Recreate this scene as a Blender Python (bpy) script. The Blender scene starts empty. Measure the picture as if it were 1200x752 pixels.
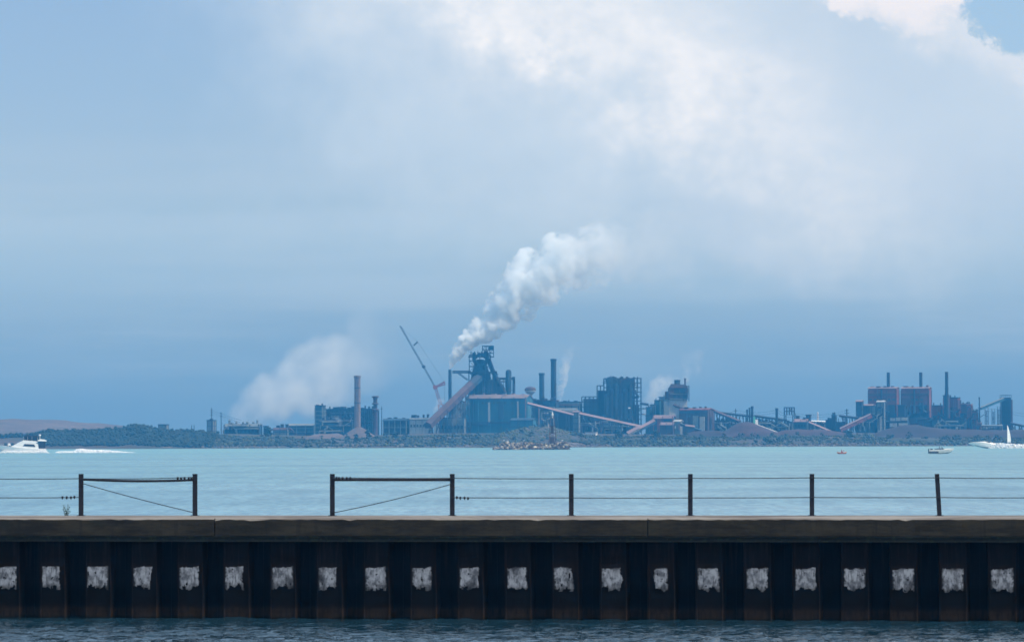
import bpy, math, random
import numpy as np
from mathutils import Vector, Matrix, Euler

# ---------------------------------------------------------------- camera, sky, sun, exposure
scene = bpy.context.scene
COL = scene.collection
F_PX, W_PX, H_PX = 5000.0, 1200.0, 752.0        # focal length and frame measured in pixels of the photograph
EYE = 4.2                                      # eye height over the water, metres
HORIZON = 515.0
PITCH = math.atan((HORIZON - H_PX / 2) / F_PX)
ROLL = math.radians(0.19)
cam_data = bpy.data.cameras.new('camera')
cam = bpy.data.objects.new('camera', cam_data)
COL.objects.link(cam)
scene.camera = cam
cam_data.sensor_width = 36.0
cam_data.lens = 36.0 * F_PX / W_PX
cam_data.clip_start = 1.0
cam_data.clip_end = 30000.0
cam_data.dof.use_dof = True
cam_data.dof.focus_distance = 210.0
cam_data.dof.aperture_fstop = 4.0
cam.matrix_world = (Matrix.Translation((0, 0, EYE)) @ Matrix.Rotation(math.radians(90) + PITCH, 4, 'X')
                    @ Matrix.Rotation(-ROLL, 4, 'Z'))
CAM_R = cam.matrix_world.to_3x3()

SUN_EL, SUN_AZ = math.radians(52), math.radians(118)      # azimuth clockwise from the view direction (+Y)
sun_dir = Vector((math.sin(SUN_AZ) * math.cos(SUN_EL), math.cos(SUN_AZ) * math.cos(SUN_EL), math.sin(SUN_EL)))
sl = bpy.data.lights.new('sun', 'SUN')
sl.energy = 3.4
sl.angle = math.radians(0.6)
sl.color = (1.0, 0.95, 0.87)
sun = bpy.data.objects.new('sun', sl)
COL.objects.link(sun)
sun.rotation_euler = sun_dir.to_track_quat('Z', 'Y').to_euler()
sun.location = (300, 0, 300)

scene.view_settings.view_transform = 'Standard'
scene.view_settings.look = 'None'
scene.view_settings.exposure = 0.0
scene.view_settings.gamma = 1.0
cy = scene.cycles
cy.use_denoising = True
cy.volume_bounces = 12
cy.max_bounces = 14
cy.volume_step_rate = 2.0
cy.volume_preview_step_rate = 2.0
cy.volume_max_steps = 256
cy.sample_clamp_indirect = 6.0
cy.caustics_reflective = False
cy.caustics_refractive = False


def ray(px, py):
    """World direction through a pixel of the photograph, scaled so that y = 1."""
    v = CAM_R @ Vector(((px - W_PX / 2) / F_PX, -(py - H_PX / 2) / F_PX, -1.0))
    return v / v.y


def at(px, py, dist):
    """World point seen at (px, py) that stands `dist` metres ahead."""
    r = ray(px, py)
    return Vector((r.x * dist, dist, EYE + r.z * dist))


class Nodes:
    """Small helper to write node maths as expressions."""
    def __init__(self, tree):
        self.t = tree

    def new(self, kind, **kw):
        n = self.t.nodes.new(kind)
        for k, v in kw.items():
            setattr(n, k, v)
        return n

    def put(self, sock, v):
        if isinstance(v, bpy.types.NodeSocket):
            self.t.links.new(v, sock)
        elif v is not None:
            sock.default_value = v

    def m(self, op, a, b=None, c=None, clamp=False):
        n = self.new('ShaderNodeMath', operation=op, use_clamp=clamp)
        self.put(n.inputs[0], a)
        if b is not None: self.put(n.inputs[1], b)
        if c is not None: self.put(n.inputs[2], c)
        return n.outputs[0]

    def add(self, a, b): return self.m('ADD', a, b)
    def sub(self, a, b): return self.m('SUBTRACT', a, b)
    def mul(self, a, b): return self.m('MULTIPLY', a, b)

    def smooth(self, v, lo, hi, a=0.0, b=1.0):
        n = self.new('ShaderNodeMapRange', interpolation_type='SMOOTHSTEP')
        self.put(n.inputs[0], v)
        n.inputs[1].default_value, n.inputs[2].default_value = lo, hi
        n.inputs[3].default_value, n.inputs[4].default_value = a, b
        return n.outputs[0]

    def lin(self, v, lo, hi, a=0.0, b=1.0):
        n = self.new('ShaderNodeMapRange')
        self.put(n.inputs[0], v)
        n.inputs[1].default_value, n.inputs[2].default_value = lo, hi
        n.inputs[3].default_value, n.inputs[4].default_value = a, b
        return n.outputs[0]

    def noise(self, vec, scale, detail=4.0, rough=0.5, dist=0.0, out=0):
        n = self.new('ShaderNodeTexNoise')
        if vec is not None: self.put(n.inputs['Vector'], vec)
        n.inputs['Scale'].default_value = scale
        n.inputs['Detail'].default_value = detail
        n.inputs['Roughness'].default_value = rough
        n.inputs['Distortion'].default_value = dist
        return n.outputs[out]

    def mix(self, f, a, b, blend='MIX'):
        n = self.new('ShaderNodeMix', data_type='RGBA', blend_type=blend)
        self.put(n.inputs[0], f)
        self.put(n.inputs[6], (*a, 1.0) if isinstance(a, tuple) and len(a) == 3 else a)
        self.put(n.inputs[7], (*b, 1.0) if isinstance(b, tuple) and len(b) == 3 else b)
        return n.outputs[2]

    def scale(self, vec, s, loc=(0, 0, 0)):
        n = self.new('ShaderNodeMapping')
        self.put(n.inputs[0], vec)
        n.inputs[1].default_value = loc
        n.inputs[3].default_value = s
        return n.outputs[0]

    def ramp(self, v, stops):
        n = self.new('ShaderNodeValToRGB')
        self.put(n.inputs[0], v)
        e = n.color_ramp.elements
        e[0].position, e[0].color = stops[0][0], (*stops[0][1], 1)
        e[1].position, e[1].color = stops[-1][0], (*stops[-1][1], 1)
        for p, c in stops[1:-1]:
            x = e.new(p)
            x.color = (*c, 1)
        return n.outputs[0]

    def gauss(self, u, v, cu, cv, su, sv, ang=0.0):
        """Soft blob in the (u, v) plane."""
        ca, sa = math.cos(ang), math.sin(ang)
        du, dv = self.sub(u, cu), self.sub(v, cv)
        p = self.add(self.mul(du, ca / su), self.mul(dv, sa / su))
        q = self.add(self.mul(du, -sa / sv), self.mul(dv, ca / sv))
        r2 = self.add(self.mul(p, p), self.mul(q, q))
        return self.m('EXPONENT', self.mul(r2, -1.0))


def build_world():
    w = bpy.data.worlds.new('World')
    scene.world = w
    w.use_nodes = True
    t = w.node_tree
    t.nodes.clear()
    n = Nodes(t)
    out = n.new('ShaderNodeOutputWorld')
    bg = n.new('ShaderNodeBackground')
    bg.inputs[1].default_value = 0.1
    t.links.new(bg.outputs[0], out.inputs[0])
    sky = n.new('ShaderNodeTexSky', sky_type='NISHITA', sun_disc=False)
    sky.sun_elevation, sky.sun_rotation = SUN_EL, SUN_AZ
    sky.air_density, sky.dust_density, sky.ozone_density = 1.0, 0.6, 1.6
    g = n.new('ShaderNodeTexCoord').outputs['Generated']
    sep = n.new('ShaderNodeSeparateXYZ')
    t.links.new(g, sep.inputs[0])
    x, y, z = sep.outputs
    A = n.mul(n.m('ARCTAN2', x, y), 57.2958)            # azimuth in degrees
    E = n.mul(n.m('ARCSINE', z), 57.2958)               # elevation in degrees
    # slow warps shared by the cloud edges
    w1 = n.sub(n.noise(g, 26.0, 7.0, 0.6), 0.5)
    w2 = n.sub(n.noise(n.scale(g, (1, 1, 1), (3.1, 1.7, 5.2)), 55.0, 8.0, 0.62), 0.5)
    w3 = n.sub(n.noise(n.scale(g, (1, 1, 2.2), (9.1, 4.7, 2.2)), 12.0, 6.0, 0.6), 0.5)
    Aw = n.add(A, n.add(n.mul(w1, 3.0), n.mul(w2, 1.4)))
    Ew = n.add(E, n.add(n.mul(w3, 2.2), n.mul(w2, 1.6)))
    # deck of cloud: colour by height above the horizon, in scene radiance
    base = n.ramp(n.lin(n.add(E, n.mul(w3, 0.9)), -1.0, 19.0), [
        (0.0, (0.125, 0.205, 0.37)), (0.05, (0.130, 0.215, 0.38)), (0.085, (0.155, 0.25, 0.41)),
        (0.13, (0.245, 0.345, 0.475)), (0.185, (0.335, 0.470, 0.60)), (0.22, (0.355, 0.49, 0.64)),
        (0.30, (0.325, 0.475, 0.67)), (0.36, (0.30, 0.455, 0.68)), (0.6, (0.36, 0.54, 0.76)), (1.0, (0.40, 0.57, 0.80))])
    layers = n.noise(n.scale(g, (2.2, 2.2, 26.0)), 3.0, 6.0, 0.62)
    lay = n.mul(n.smooth(layers, 0.38, 0.70), n.mul(n.smooth(E, 0.4, 1.6), n.smooth(E, 4.8, 3.4)))
    base = n.mix(n.mul(lay, 0.30), base, (0.47, 0.58, 0.70))
    # faint cumulus-top edge low in the left half
    edge = n.mul(n.smooth(n.add(E, n.mul(w2, 0.55)), 3.05, 3.18), n.smooth(E, 3.2, 4.3, 1.0, 0.0))
    lowband = n.mul(n.smooth(n.add(E, n.mul(w2, 0.5)), 3.10, 2.95), n.smooth(E, 1.2, 2.9))
    col = n.mix(n.mul(n.mul(lowband, n.smooth(A, 1.0, -2.0)), 0.30), base, (0.43, 0.56, 0.72))
    # grey-lavender rain cloud on the right
    grey = n.mul(n.smooth(n.sub(Aw, n.mul(E, -0.35)), 1.2, 5.0), n.smooth(E, 1.2, 4.4))
    col = n.mix(n.mul(grey, 0.8), col, (0.42, 0.54, 0.715))
    # bright veil that drifts up to the right, brightest towards the top
    veil = n.smooth(n.add(Aw, n.mul(n.sub(E, 3.5), 0.35)), -4.6, -0.9)
    veil = n.mul(veil, n.smooth(Ew, 1.9, 4.4))
    veil = n.mul(veil, n.add(0.92, n.mul(w1, 0.9)))
    col = n.mix(n.mul(veil, 0.80), col, (0.585, 0.70, 0.825))
    ridge = n.gauss(Aw, Ew, 1.7, 5.45, 3.4, 0.85, math.radians(-34))
    ridge2 = n.gauss(Aw, Ew, 0.2, 6.3, 2.2, 1.0, 0.0)
    ridge3 = n.gauss(Aw, Ew, 3.2, 2.7, 1.4, 0.5, math.radians(-12))
    w4b = n.sub(n.noise(n.scale(g, (1, 1, 1.6), (2.7, 8.2, 3.1)), 130.0, 6.0, 0.62), 0.5)
    fine = n.add(0.74, n.add(n.mul(w2, 1.5), n.mul(w4b, 1.0)))
    col = n.mix(n.mul(n.mul(n.m('MINIMUM', n.add(ridge, ridge2), 1.0), fine), 0.92), col, (0.90, 0.93, 0.975))
    col = n.mix(n.mul(ridge3, 0.22), col, (0.70, 0.76, 0.88))
    # above the frame: broken bright cloud with gaps of clear sky
    up = n.smooth(E, 7.5, 14.0)
    brk = n.smooth(n.noise(g, 3.2, 8.0, 0.6), 0.54, 0.78)
    high = n.mix(brk, (0.42, 0.60, 0.85), (0.86, 0.89, 0.94))
    col = n.mix(up, col, high)
    cloud = n.mix(1.0, col, (10.0, 10.0, 10.0), 'MULTIPLY')
    # clear blue gap in the upper right corner, with a sunlit cumulus in front of it
    w4 = n.sub(n.noise(n.scale(g, (1, 1, 1), (7.7, 2.2, 1.1)), 70.0, 9.0, 0.62), 0.5)
    A2, E2 = n.add(A, n.mul(w4, 1.5)), n.add(E, n.mul(n.sub(n.noise(g, 90.0, 9.0, 0.66), 0.5), 1.3))
    line = n.sub(E2, n.sub(5.47, n.mul(n.sub(A2, 6.0), 0.47)))
    clear = n.mul(n.smooth(line, -0.05, 0.16), n.smooth(A2, 3.9, 4.15))
    lit = n.mul(n.smooth(line, -0.75, -0.05), n.smooth(A2, 3.2, 4.4))
    cloud = n.mix(n.mul(lit, 0.50), cloud, (8.2, 8.5, 9.1))
    cum = n.gauss(A2, E2, 5.15, 5.95, 0.98, 0.66)
    cumm = n.smooth(cum, 0.36, 0.52)
    clear = n.mul(clear, n.smooth(E, 13.0, 9.0))
    cloud = n.mix(clear, cloud, sky.outputs[0])
    cloud = n.mix(clear, cloud, n.mix(0.75, cloud, (3.7, 5.6, 8.1)))
    shade = n.smooth(n.add(E2, n.mul(w4, 0.6)), 5.15, 5.85)
    cloud = n.mix(n.mul(cumm, shade), cloud, (8.6, 8.6, 9.1))
    # below the horizon: the same haze tone
    t.links.new(cloud, bg.inputs[0])


build_world()


# ---------------------------------------------------------------- helpers: materials, meshes, things
def material(name):
    m = bpy.data.materials.new(name)
    m.use_nodes = True
    t = m.node_tree
    return m, t, Nodes(t), t.nodes['Principled BSDF'], t.nodes['Material Output']


def weathered(name, c1, c2, scale=0.15, rough=0.8, streak=(1, 1, 0.25), metal=0.0, bump=0.0, bump_scale=2.0, c3=None, vary=0.10):
    """Painted or bare surface: two tones broken by noise that runs down the wall, a third tone of dirt, small shift per object."""
    m, t, n, b, o = material(name)
    co = n.new('ShaderNodeTexCoord').outputs['Object']
    v = n.scale(co, streak)
    f = n.smooth(n.noise(v, scale, 6.0, 0.65), 0.34, 0.66)
    col = n.mix(f, c1, c2)
    if c3:
        f3 = n.smooth(n.noise(n.scale(co, (1, 1, 0.6), (7, 3, 5)), scale * 2.7, 5.0, 0.7), 0.52, 0.68)
        col = n.mix(n.mul(f3, 0.7), col, c3)
    if vary:
        r = n.new('ShaderNodeObjectInfo').outputs['Random']
        hs = n.new('ShaderNodeHueSaturation')
        n.put(hs.inputs['Value'], n.lin(r, 0, 1, 1 - vary, 1 + vary))
        n.put(hs.inputs['Color'], col)
        col = hs.outputs[0]
    n.put(b.inputs['Base Color'], col)
    b.inputs['Roughness'].default_value = rough
    b.inputs['Metallic'].default_value = metal
    if bump:
        bp = n.new('ShaderNodeBump')
        bp.inputs['Strength'].default_value = bump
        bp.inputs['Distance'].default_value = 0.05
        n.put(bp.inputs['Height'], n.noise(co, bump_scale, 6.0, 0.6))
        n.put(b.inputs['Normal'], bp.outputs[0])
    return m


class MB:
    """Collects shapes and links them as one mesh object."""
    def __init__(self, M=None):
        self.v, self.f, self.M = [], [], M

    def raw(self, vs, fs):
        k = len(self.v)
        if self.M is not None:
            vs = [self.M @ Vector(p) for p in vs]
        self.v.extend(tuple(p) for p in vs)
        self.f.extend(tuple(i + k for i in f) for f in fs)
        return self

    def box(self, x0, x1, y0, y1, z0, z1):
        return self.raw([(x0, y0, z0), (x1, y0, z0), (x1, y1, z0), (x0, y1, z0), (x0, y0, z1), (x1, y0, z1), (x1, y1, z1), (x0, y1, z1)],
                        [(0, 3, 2, 1), (4, 5, 6, 7), (0, 1, 5, 4), (1, 2, 6, 5), (2, 3, 7, 6), (3, 0, 4, 7)])

    def tube(self, p, q, r, r2=None, n=8, cap=True):
        p, q = Vector(p), Vector(q)
        r2 = r if r2 is None else r2
        d = (q - p)
        if d.length < 1e-6: return self
        d.normalize()
        a = Vector((0, 0, 1)) if abs(d.z) < 0.9 else Vector((1, 0, 0))
        u = d.cross(a).normalized()
        w = d.cross(u)
        vs = []
        off = math.pi / n
        for c, rr in ((p, r), (q, r2)):
            for i in range(n):
                t = 2 * math.pi * i / n + off
                vs.append(c + (u * math.cos(t) + w * math.sin(t)) * rr)
        fs = [(i, (i + 1) % n, n + (i + 1) % n, n + i) for i in range(n)]
        if cap:
            fs += [tuple(range(n))[::-1], tuple(range(n, 2 * n))]
        return self.raw(vs, fs)

    def bar(self, p, q, r):
        return self.tube(p, q, r * 1.25, n=4)

    def path(self, pts, r, n=6):
        for a, b in zip(pts, pts[1:]):
            self.tube(a, b, r, n=n)
        return self

    def lathe(self, c, prof, n=16):
        """prof: (radius, z) pairs from bottom to top round the vertical axis at c."""
        cx, cy_, cz = c
        vs = [(cx + r * math.cos(2 * math.pi * i / n), cy_ + r * math.sin(2 * math.pi * i / n), cz + z) for r, z in prof for i in range(n)]
        fs = []
        for k in range(len(prof) - 1):
            for i in range(n):
                j = (i + 1) % n
                fs.append((k * n + i, k * n + j, (k + 1) * n + j, (k + 1) * n + i))
        fs += [tuple(range(n))[::-1], tuple(range((len(prof) - 1) * n, len(prof) * n))]
        return self.raw(vs, fs)

    def prism(self, pts, y0, y1):
        """Outline in (x, z), counter-clockwise seen from -y, given depth from y0 to y1."""
        n = len(pts)
        vs = [(x, y0, z) for x, z in pts] + [(x, y1, z) for x, z in pts]
        fs = [tuple(range(n)), tuple(range(n, 2 * n))[::-1]] + [(i, n + i, n + (i + 1) % n, (i + 1) % n) for i in range(n)]
        return self.raw(vs, fs)

    def loft(self, rings, close=True):
        n = len(rings[0])
        vs = [p for r in rings for p in r]
        fs = []
        for k in range(len(rings) - 1):
            for i in range(n if close else n - 1):
                j = (i + 1) % n
                fs.append((k * n + i, k * n + j, (k + 1) * n + j, (k + 1) * n + i))
        if close:
            fs += [tuple(range(n))[::-1], tuple(range((len(rings) - 1) * n, len(rings) * n))]
        return self.raw(vs, fs)

    def truss(self, p, q, w, h, bays, r=0.12):
        """Box truss from p to q, width w across, height h."""
        p, q = Vector(p), Vector(q)
        d = (q - p).normalized()
        s = d.cross(Vector((0, 0, 1)))
        s = s.normalized() if s.length > 1e-3 else Vector((0, 1, 0))
        up = s.cross(d).normalized()
        cs = [s * a * w / 2 + up * b * h / 2 for a, b in ((-1, -1), (1, -1), (1, 1), (-1, 1))]
        L = (q - p) / bays
        for c in cs:
            self.bar(p + c, q + c, r)
        for k in range(bays + 1):
            o = p + L * k
            for i in range(4):
                self.bar(o + cs[i], o + cs[(i + 1) % 4], r * 0.7)
                if k < bays:
                    a, b = (i, (i + 1) % 4) if k % 2 else ((i + 1) % 4, i)
                    self.bar(o + cs[a], o + L + cs[b], r * 0.7)
        return self

    def frame(self, x0, x1, y0, y1, z0, z1, nx, nz, r=0.22, diag=0.3, rng=random):
        """Open steel frame: columns, floors and some bracing, front and back."""
        for i in range(nx + 1):
            x = x0 + (x1 - x0) * i / nx
            for y in (y0, y1):
                self.bar((x, y, z0), (x, y, z1), r)
            for k in range(1, nz + 1):
                z = z0 + (z1 - z0) * k / nz
                self.bar((x, y0, z), (x, y1, z), r * 0.8)
        for k in range(1, nz + 1):
            z = z0 + (z1 - z0) * k / nz
            for y in (y0, y1):
                self.bar((x0, y, z), (x1, y, z), r)
        for i in range(nx):
            for k in range(nz):
                if rng.random() < diag:
                    xa, xb = x0 + (x1 - x0) * i / nx, x0 + (x1 - x0) * (i + 1) / nx
                    za, zb = z0 + (z1 - z0) * k / nz, z0 + (z1 - z0) * (k + 1) / nz
                    if rng.random() < 0.5: za, zb = zb, za
                    self.bar((xa, y0, za), (xb, y0, zb), r * 0.7)
        return self

    def build(self, name, mat, parent=None, smooth=False, local=False):
        me = bpy.data.meshes.new(name)
        off = Vector((0, 0, 0))
        if parent is not None and not local:
            p = parent
            while p is not None:
                off += p.location
                p = p.parent
        me.from_pydata([(a - off.x, b - off.y, c - off.z) for a, b, c in self.v], [], self.f)
        me.materials.append(mat)
        if smooth:
            me.shade_smooth()
        o = bpy.data.objects.new(name, me)
        COL.objects.link(o)
        if parent is not None:
            o.parent = parent
        return o


def tag(o, label=None, cat=None, group=None, kind=None):
    if label: o['label'] = label
    if cat: o['category'] = cat
    if group: o['group'] = group
    if kind: o['kind'] = kind
    return o


def thing(name, label, cat, loc, rotz=0.0, group=None):
    o = bpy.data.objects.new(name, None)
    COL.objects.link(o)
    o.empty_display_size = 1.0
    o.location = loc
    o.rotation_euler = (0, 0, rotz)
    return tag(o, label, cat, group)


def copy_tree(o, parent=None):
    c = o.copy()
    COL.objects.link(c)
    c.parent = parent
    for ch in list(o.children):
        copy_tree(ch, c)
    return c


# ---------------------------------------------------------------- the lake
def build_lake():
    m, t, n, b, o = material('lake_water')
    pos = n.new('ShaderNodeNewGeometry').outputs['Position']
    sep = n.new('ShaderNodeSeparateXYZ')
    n.put(sep.inputs[0], pos)
    X, Y = sep.outputs[0], sep.outputs[1]
    behind = n.smooth(n.add(Y, n.mul(X, 0.18)), 100.0, 104.0)          # the pier parts harbour water from the open bay
    shoal = n.smooth(n.add(Y, n.mul(n.noise(n.scale(pos, (0.004, 0.01, 1)), 1.0, 3.0), 500.0)), 900.0, 2250.0)
    green = n.smooth(Y, 250.0, 620.0)
    bay = n.mix(green, (0.195, 0.355, 0.405), (0.180, 0.360, 0.375))
    bay = n.mix(shoal, bay, (0.150, 0.395, 0.350))
    patches = n.smooth(n.noise(n.scale(pos, (0.006, 0.022, 1)), 1.0, 5.0, 0.6), 0.35, 0.7)
    bay = n.mix(n.mul(patches, 0.55), bay, (0.125, 0.245, 0.325))
    chop_shade = n.noise(n.scale(pos, (1.9, 0.19, 1)), 1.0, 3.0, 0.6)
    chop_shade2 = n.noise(n.scale(pos, (0.32, 0.024, 1)), 1.0, 3.0, 0.6)
    mod = n.smooth(n.add(n.mul(chop_shade, 0.6), n.mul(chop_shade2, 0.4)), 0.42, 0.60)
    bay = n.mix(n.mul(n.sub(1.0, mod), 0.66), bay, (0.080, 0.175, 0.245))  # dark sides of ripples too fine to resolve, painted into the bay colour
    col = n.mix(behind, (0.009, 0.032, 0.048), bay)
    n.put(b.inputs['Base Color'], col)
    b.inputs['IOR'].default_value = 1.333
    n.put(b.inputs['Roughness'], n.add(n.mul(behind, 0.22), n.add(0.05, n.mul(n.mul(patches, behind), 0.12))))
    h1 = n.noise(n.scale(pos, (0.8, 1.1, 1)), 1.0, 5.0, 0.55)
    h2 = n.noise(n.scale(pos, (0.45, 0.20, 1)), 1.0, 4.0, 0.55)
    h3 = n.noise(n.scale(pos, (0.02, 0.045, 1)), 1.0, 4.0, 0.6)
    far = n.smooth(Y, 150.0, 900.0)
    h = n.add(n.mul(h1, 0.22), n.add(n.mul(h2, n.add(0.5, n.mul(far, 0.6))), n.mul(n.mul(h3, far), 2.4)))
    bp = n.new('ShaderNodeBump')
    n.put(bp.inputs['Strength'], n.lin(behind, 0, 1, 0.9, 1.0))
    bp.inputs['Distance'].default_value = 1.0
    n.put(bp.inputs['Height'], h)
    n.put(b.inputs['Normal'], bp.outputs[0])

    # one sheet: fine real waves between the camera and the pier, coarse rows out to the horizon
    R0, R1 = 84.0, 101.5
    near = np.linspace(R0, R1, 380)
    rows = np.concatenate([[-60, 0, 30, 60, 75, 82], near, [103, 106, 110, 116, 125, 140, 170, 220, 300, 450, 700, 1000, 1400, 1800, 2200, 2400, 3000, 4400]])
    fine = np.linspace(-22, 22, 820)
    colx = np.concatenate([[-4000, -1500, -500, -150, -60, -30], fine, [30, 60, 150, 500, 1500, 4000]])
    XX, YY = np.meshgrid(colx, rows)
    rng = np.random.default_rng(5)
    Z = np.zeros_like(XX)
    for k in range(60):
        lam = 0.13 * (16 ** rng.random())
        th = rng.normal(0.5, 0.75) + (math.pi if rng.random() < 0.3 else 0)
        a = 0.0066 * lam ** 0.85 * rng.uniform(0.4, 1.0)
        kx, ky = 2 * math.pi / lam * math.sin(th), 2 * math.pi / lam * math.cos(th)
        ph = kx * XX + ky * YY + rng.uniform(0, 6.28)
        gust = 0.6 + 0.4 * np.sin(XX * rng.uniform(0.2, 0.7) + YY * rng.uniform(0.5, 1.4) + rng.uniform(0, 6))
        Z += a * gust * (np.sin(ph) + 0.25 * np.cos(2 * ph))
    fade = np.clip((YY - R0) / 2.0, 0, 1) * np.clip((R1 - YY) / 0.2, 0, 1) * np.clip((22 - np.abs(XX)) / 1.0, 0, 1)
    Z *= fade
    ny, nx = XX.shape
    co = np.stack([XX, YY, Z], -1).reshape(-1, 3)
    idx = np.arange(ny * nx).reshape(ny, nx)
    q = np.stack([idx[:-1, :-1], idx[:-1, 1:], idx[1:, 1:], idx[1:, :-1]], -1).reshape(-1, 4)
    me = bpy.data.meshes.new('lake')
    me.vertices.add(len(co)); me.vertices.foreach_set('co', co.ravel())
    me.loops.add(q.size); me.loops.foreach_set('vertex_index', q.ravel().astype(np.int32))
    me.polygons.add(len(q)); me.polygons.foreach_set('loop_start', np.arange(0, q.size, 4, dtype=np.int32))
    me.update(calc_edges=True)
    me.shade_smooth()
    me.materials.append(m)
    ob = bpy.data.objects.new('lake', me)
    COL.objects.link(ob)
    tag(ob, 'turquoise bay water with small ripples', kind='structure')


build_lake()


# ---------------------------------------------------------------- the pier in front
PIER_Y, PIER_M = 100.0, -0.183                       # front face of the pier: y = PIER_Y + PIER_M * x
PIER_A = math.atan(PIER_M)
CA = math.cos(PIER_A)
TOP, CAPB = 2.36, 1.955
BACK = 3.3                                           # width of the pier top


def pier_u(px, back=0.0, py=600):
    """Local coordinate along the pier for a pixel column, `back` metres behind the face."""
    r = ray(px, py)
    # point (r.x*D, D): D = PIER_Y + PIER_M*x + back/CA
    D = (PIER_Y + back / CA) / (1 - PIER_M * r.x)
    x = r.x * D
    n_ = Vector((-math.sin(PIER_A), math.cos(PIER_A)))
    p = Vector((x, D - PIER_Y)) - n_ * back
    return p.x * math.cos(PIER_A) + p.y * math.sin(PIER_A), D


def pier_z(px, py, back=0.0):
    u, D = pier_u(px, back, py)
    return EYE + ray(px, py).z * D


def mat_concrete():
    m, t, n, b, o = material('old_concrete')
    geo = n.new('ShaderNodeNewGeometry')
    co = n.new('ShaderNodeTexCoord').outputs['Object']
    nz = n.new('ShaderNodeSeparateXYZ'); n.put(nz.inputs[0], geo.outputs['Normal'])
    f = n.smooth(n.noise(n.scale(co, (0.5, 1, 2.5)), 1.6, 8.0, 0.68), 0.35, 0.68)
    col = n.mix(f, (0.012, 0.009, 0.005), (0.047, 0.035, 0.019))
    st = n.smooth(n.noise(n.scale(co, (5.0, 1, 0.35), (3, 0, 0)), 1.0, 5.0, 0.7), 0.52, 0.72)
    col = n.mix(n.mul(st, 0.55), col, (0.006, 0.006, 0.005))
    moss = n.smooth(n.noise(n.scale(co, (0.7, 1, 1.2), (9, 0, 4)), 1.3, 7.0, 0.7), 0.58, 0.72)
    col = n.mix(n.mul(moss, 0.5), col, (0.020, 0.024, 0.011))
    grit = n.smooth(n.noise(co, 38.0, 3.0, 0.6), 0.60, 0.75)
    col = n.mix(n.mul(grit, 0.6), col, (0.055, 0.048, 0.038))
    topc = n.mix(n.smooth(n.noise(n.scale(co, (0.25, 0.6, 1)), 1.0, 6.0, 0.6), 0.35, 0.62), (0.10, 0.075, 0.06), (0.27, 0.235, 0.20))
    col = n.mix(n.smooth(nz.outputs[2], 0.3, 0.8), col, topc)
    n.put(b.inputs['Base Color'], col)
    b.inputs['Roughness'].default_value = 0.9
    bp = n.new('ShaderNodeBump'); bp.inputs['Strength'].default_value = 0.6; bp.inputs['Distance'].default_value = 0.02
    n.put(bp.inputs['Height'], n.noise(co, 9.0, 8.0, 0.65)); n.put(b.inputs['Normal'], bp.outputs[0])
    return m


def mat_pile(name, c1, c2):
    m, t, n, b, o = material(name)
    co = n.new('ShaderNodeTexCoord').outputs['Object']
    rnd = n.mul(n.new('ShaderNodeObjectInfo').outputs['Random'], 40.0)
    comb = n.new('ShaderNodeCombineXYZ'); n.put(comb.inputs[0], rnd); n.put(comb.inputs[1], rnd)
    va = n.new('ShaderNodeVectorMath', operation='ADD'); n.put(va.inputs[0], co); n.put(va.inputs[1], comb.outputs[0])
    v = va.outputs[0]
    z = n.new('ShaderNodeSeparateXYZ'); n.put(z.inputs[0], co); z = z.outputs[2]
    f = n.smooth(n.noise(n.scale(v, (6, 6, 1.2)), 1.0, 6.0, 0.7), 0.35, 0.65)
    col = n.mix(f, c1, c2)
    # rust runs in the upper half
    st = n.smooth(n.noise(n.scale(v, (9, 9, 0.5), (2, 5, 1)), 1.0, 5.0, 0.7), 0.50, 0.68)
    st = n.mul(st, n.smooth(n.add(z, n.mul(n.noise(n.scale(v, (4, 4, 1)), 1.0), 0.8)), 1.3, 2.1))
    col = n.mix(n.mul(st, 0.8), col, (0.028, 0.016, 0.014))
    # brown tide band just over the water
    wob = n.mul(n.noise(n.scale(v, (3, 3, 3)), 1.0, 4.0), 0.14)
    zz = n.add(z, wob)
    band = n.mul(n.smooth(zz, 0.38, 0.26), n.smooth(n.noise(n.scale(v, (10, 10, 2), (4, 4, 4)), 1.0, 5.0, 0.7), 0.28, 0.58))
    col = n.mix(n.mul(band, 0.85), col, (0.034, 0.021, 0.013))
    low_shade = n.mul(n.smooth(zz, 0.95, 0.70), n.smooth(zz, 0.34, 0.46))  # shade painted on the lower pile so its webs look less sunlit
    col = n.mix(n.mul(low_shade, 0.8), col, (0.002, 0.0025, 0.003))
    wet = n.smooth(zz, 0.14, 0.06)
    col = n.mix(wet, col, (0.006, 0.007, 0.005))
    n.put(b.inputs['Base Color'], col)
    n.put(b.inputs['Roughness'], n.lin(f, 0, 1, 0.75, 0.9))
    b.inputs['Specular IOR Level'].default_value = 0.12
    bp = n.new('ShaderNodeBump'); bp.inputs['Strength'].default_value = 0.5; bp.inputs['Distance'].default_value = 0.015
    n.put(bp.inputs['Height'], n.noise(n.scale(v, (4, 4, 1.5)), 3.0, 7.0, 0.65)); n.put(b.inputs['Normal'], bp.outputs[0])
    return m


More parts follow.
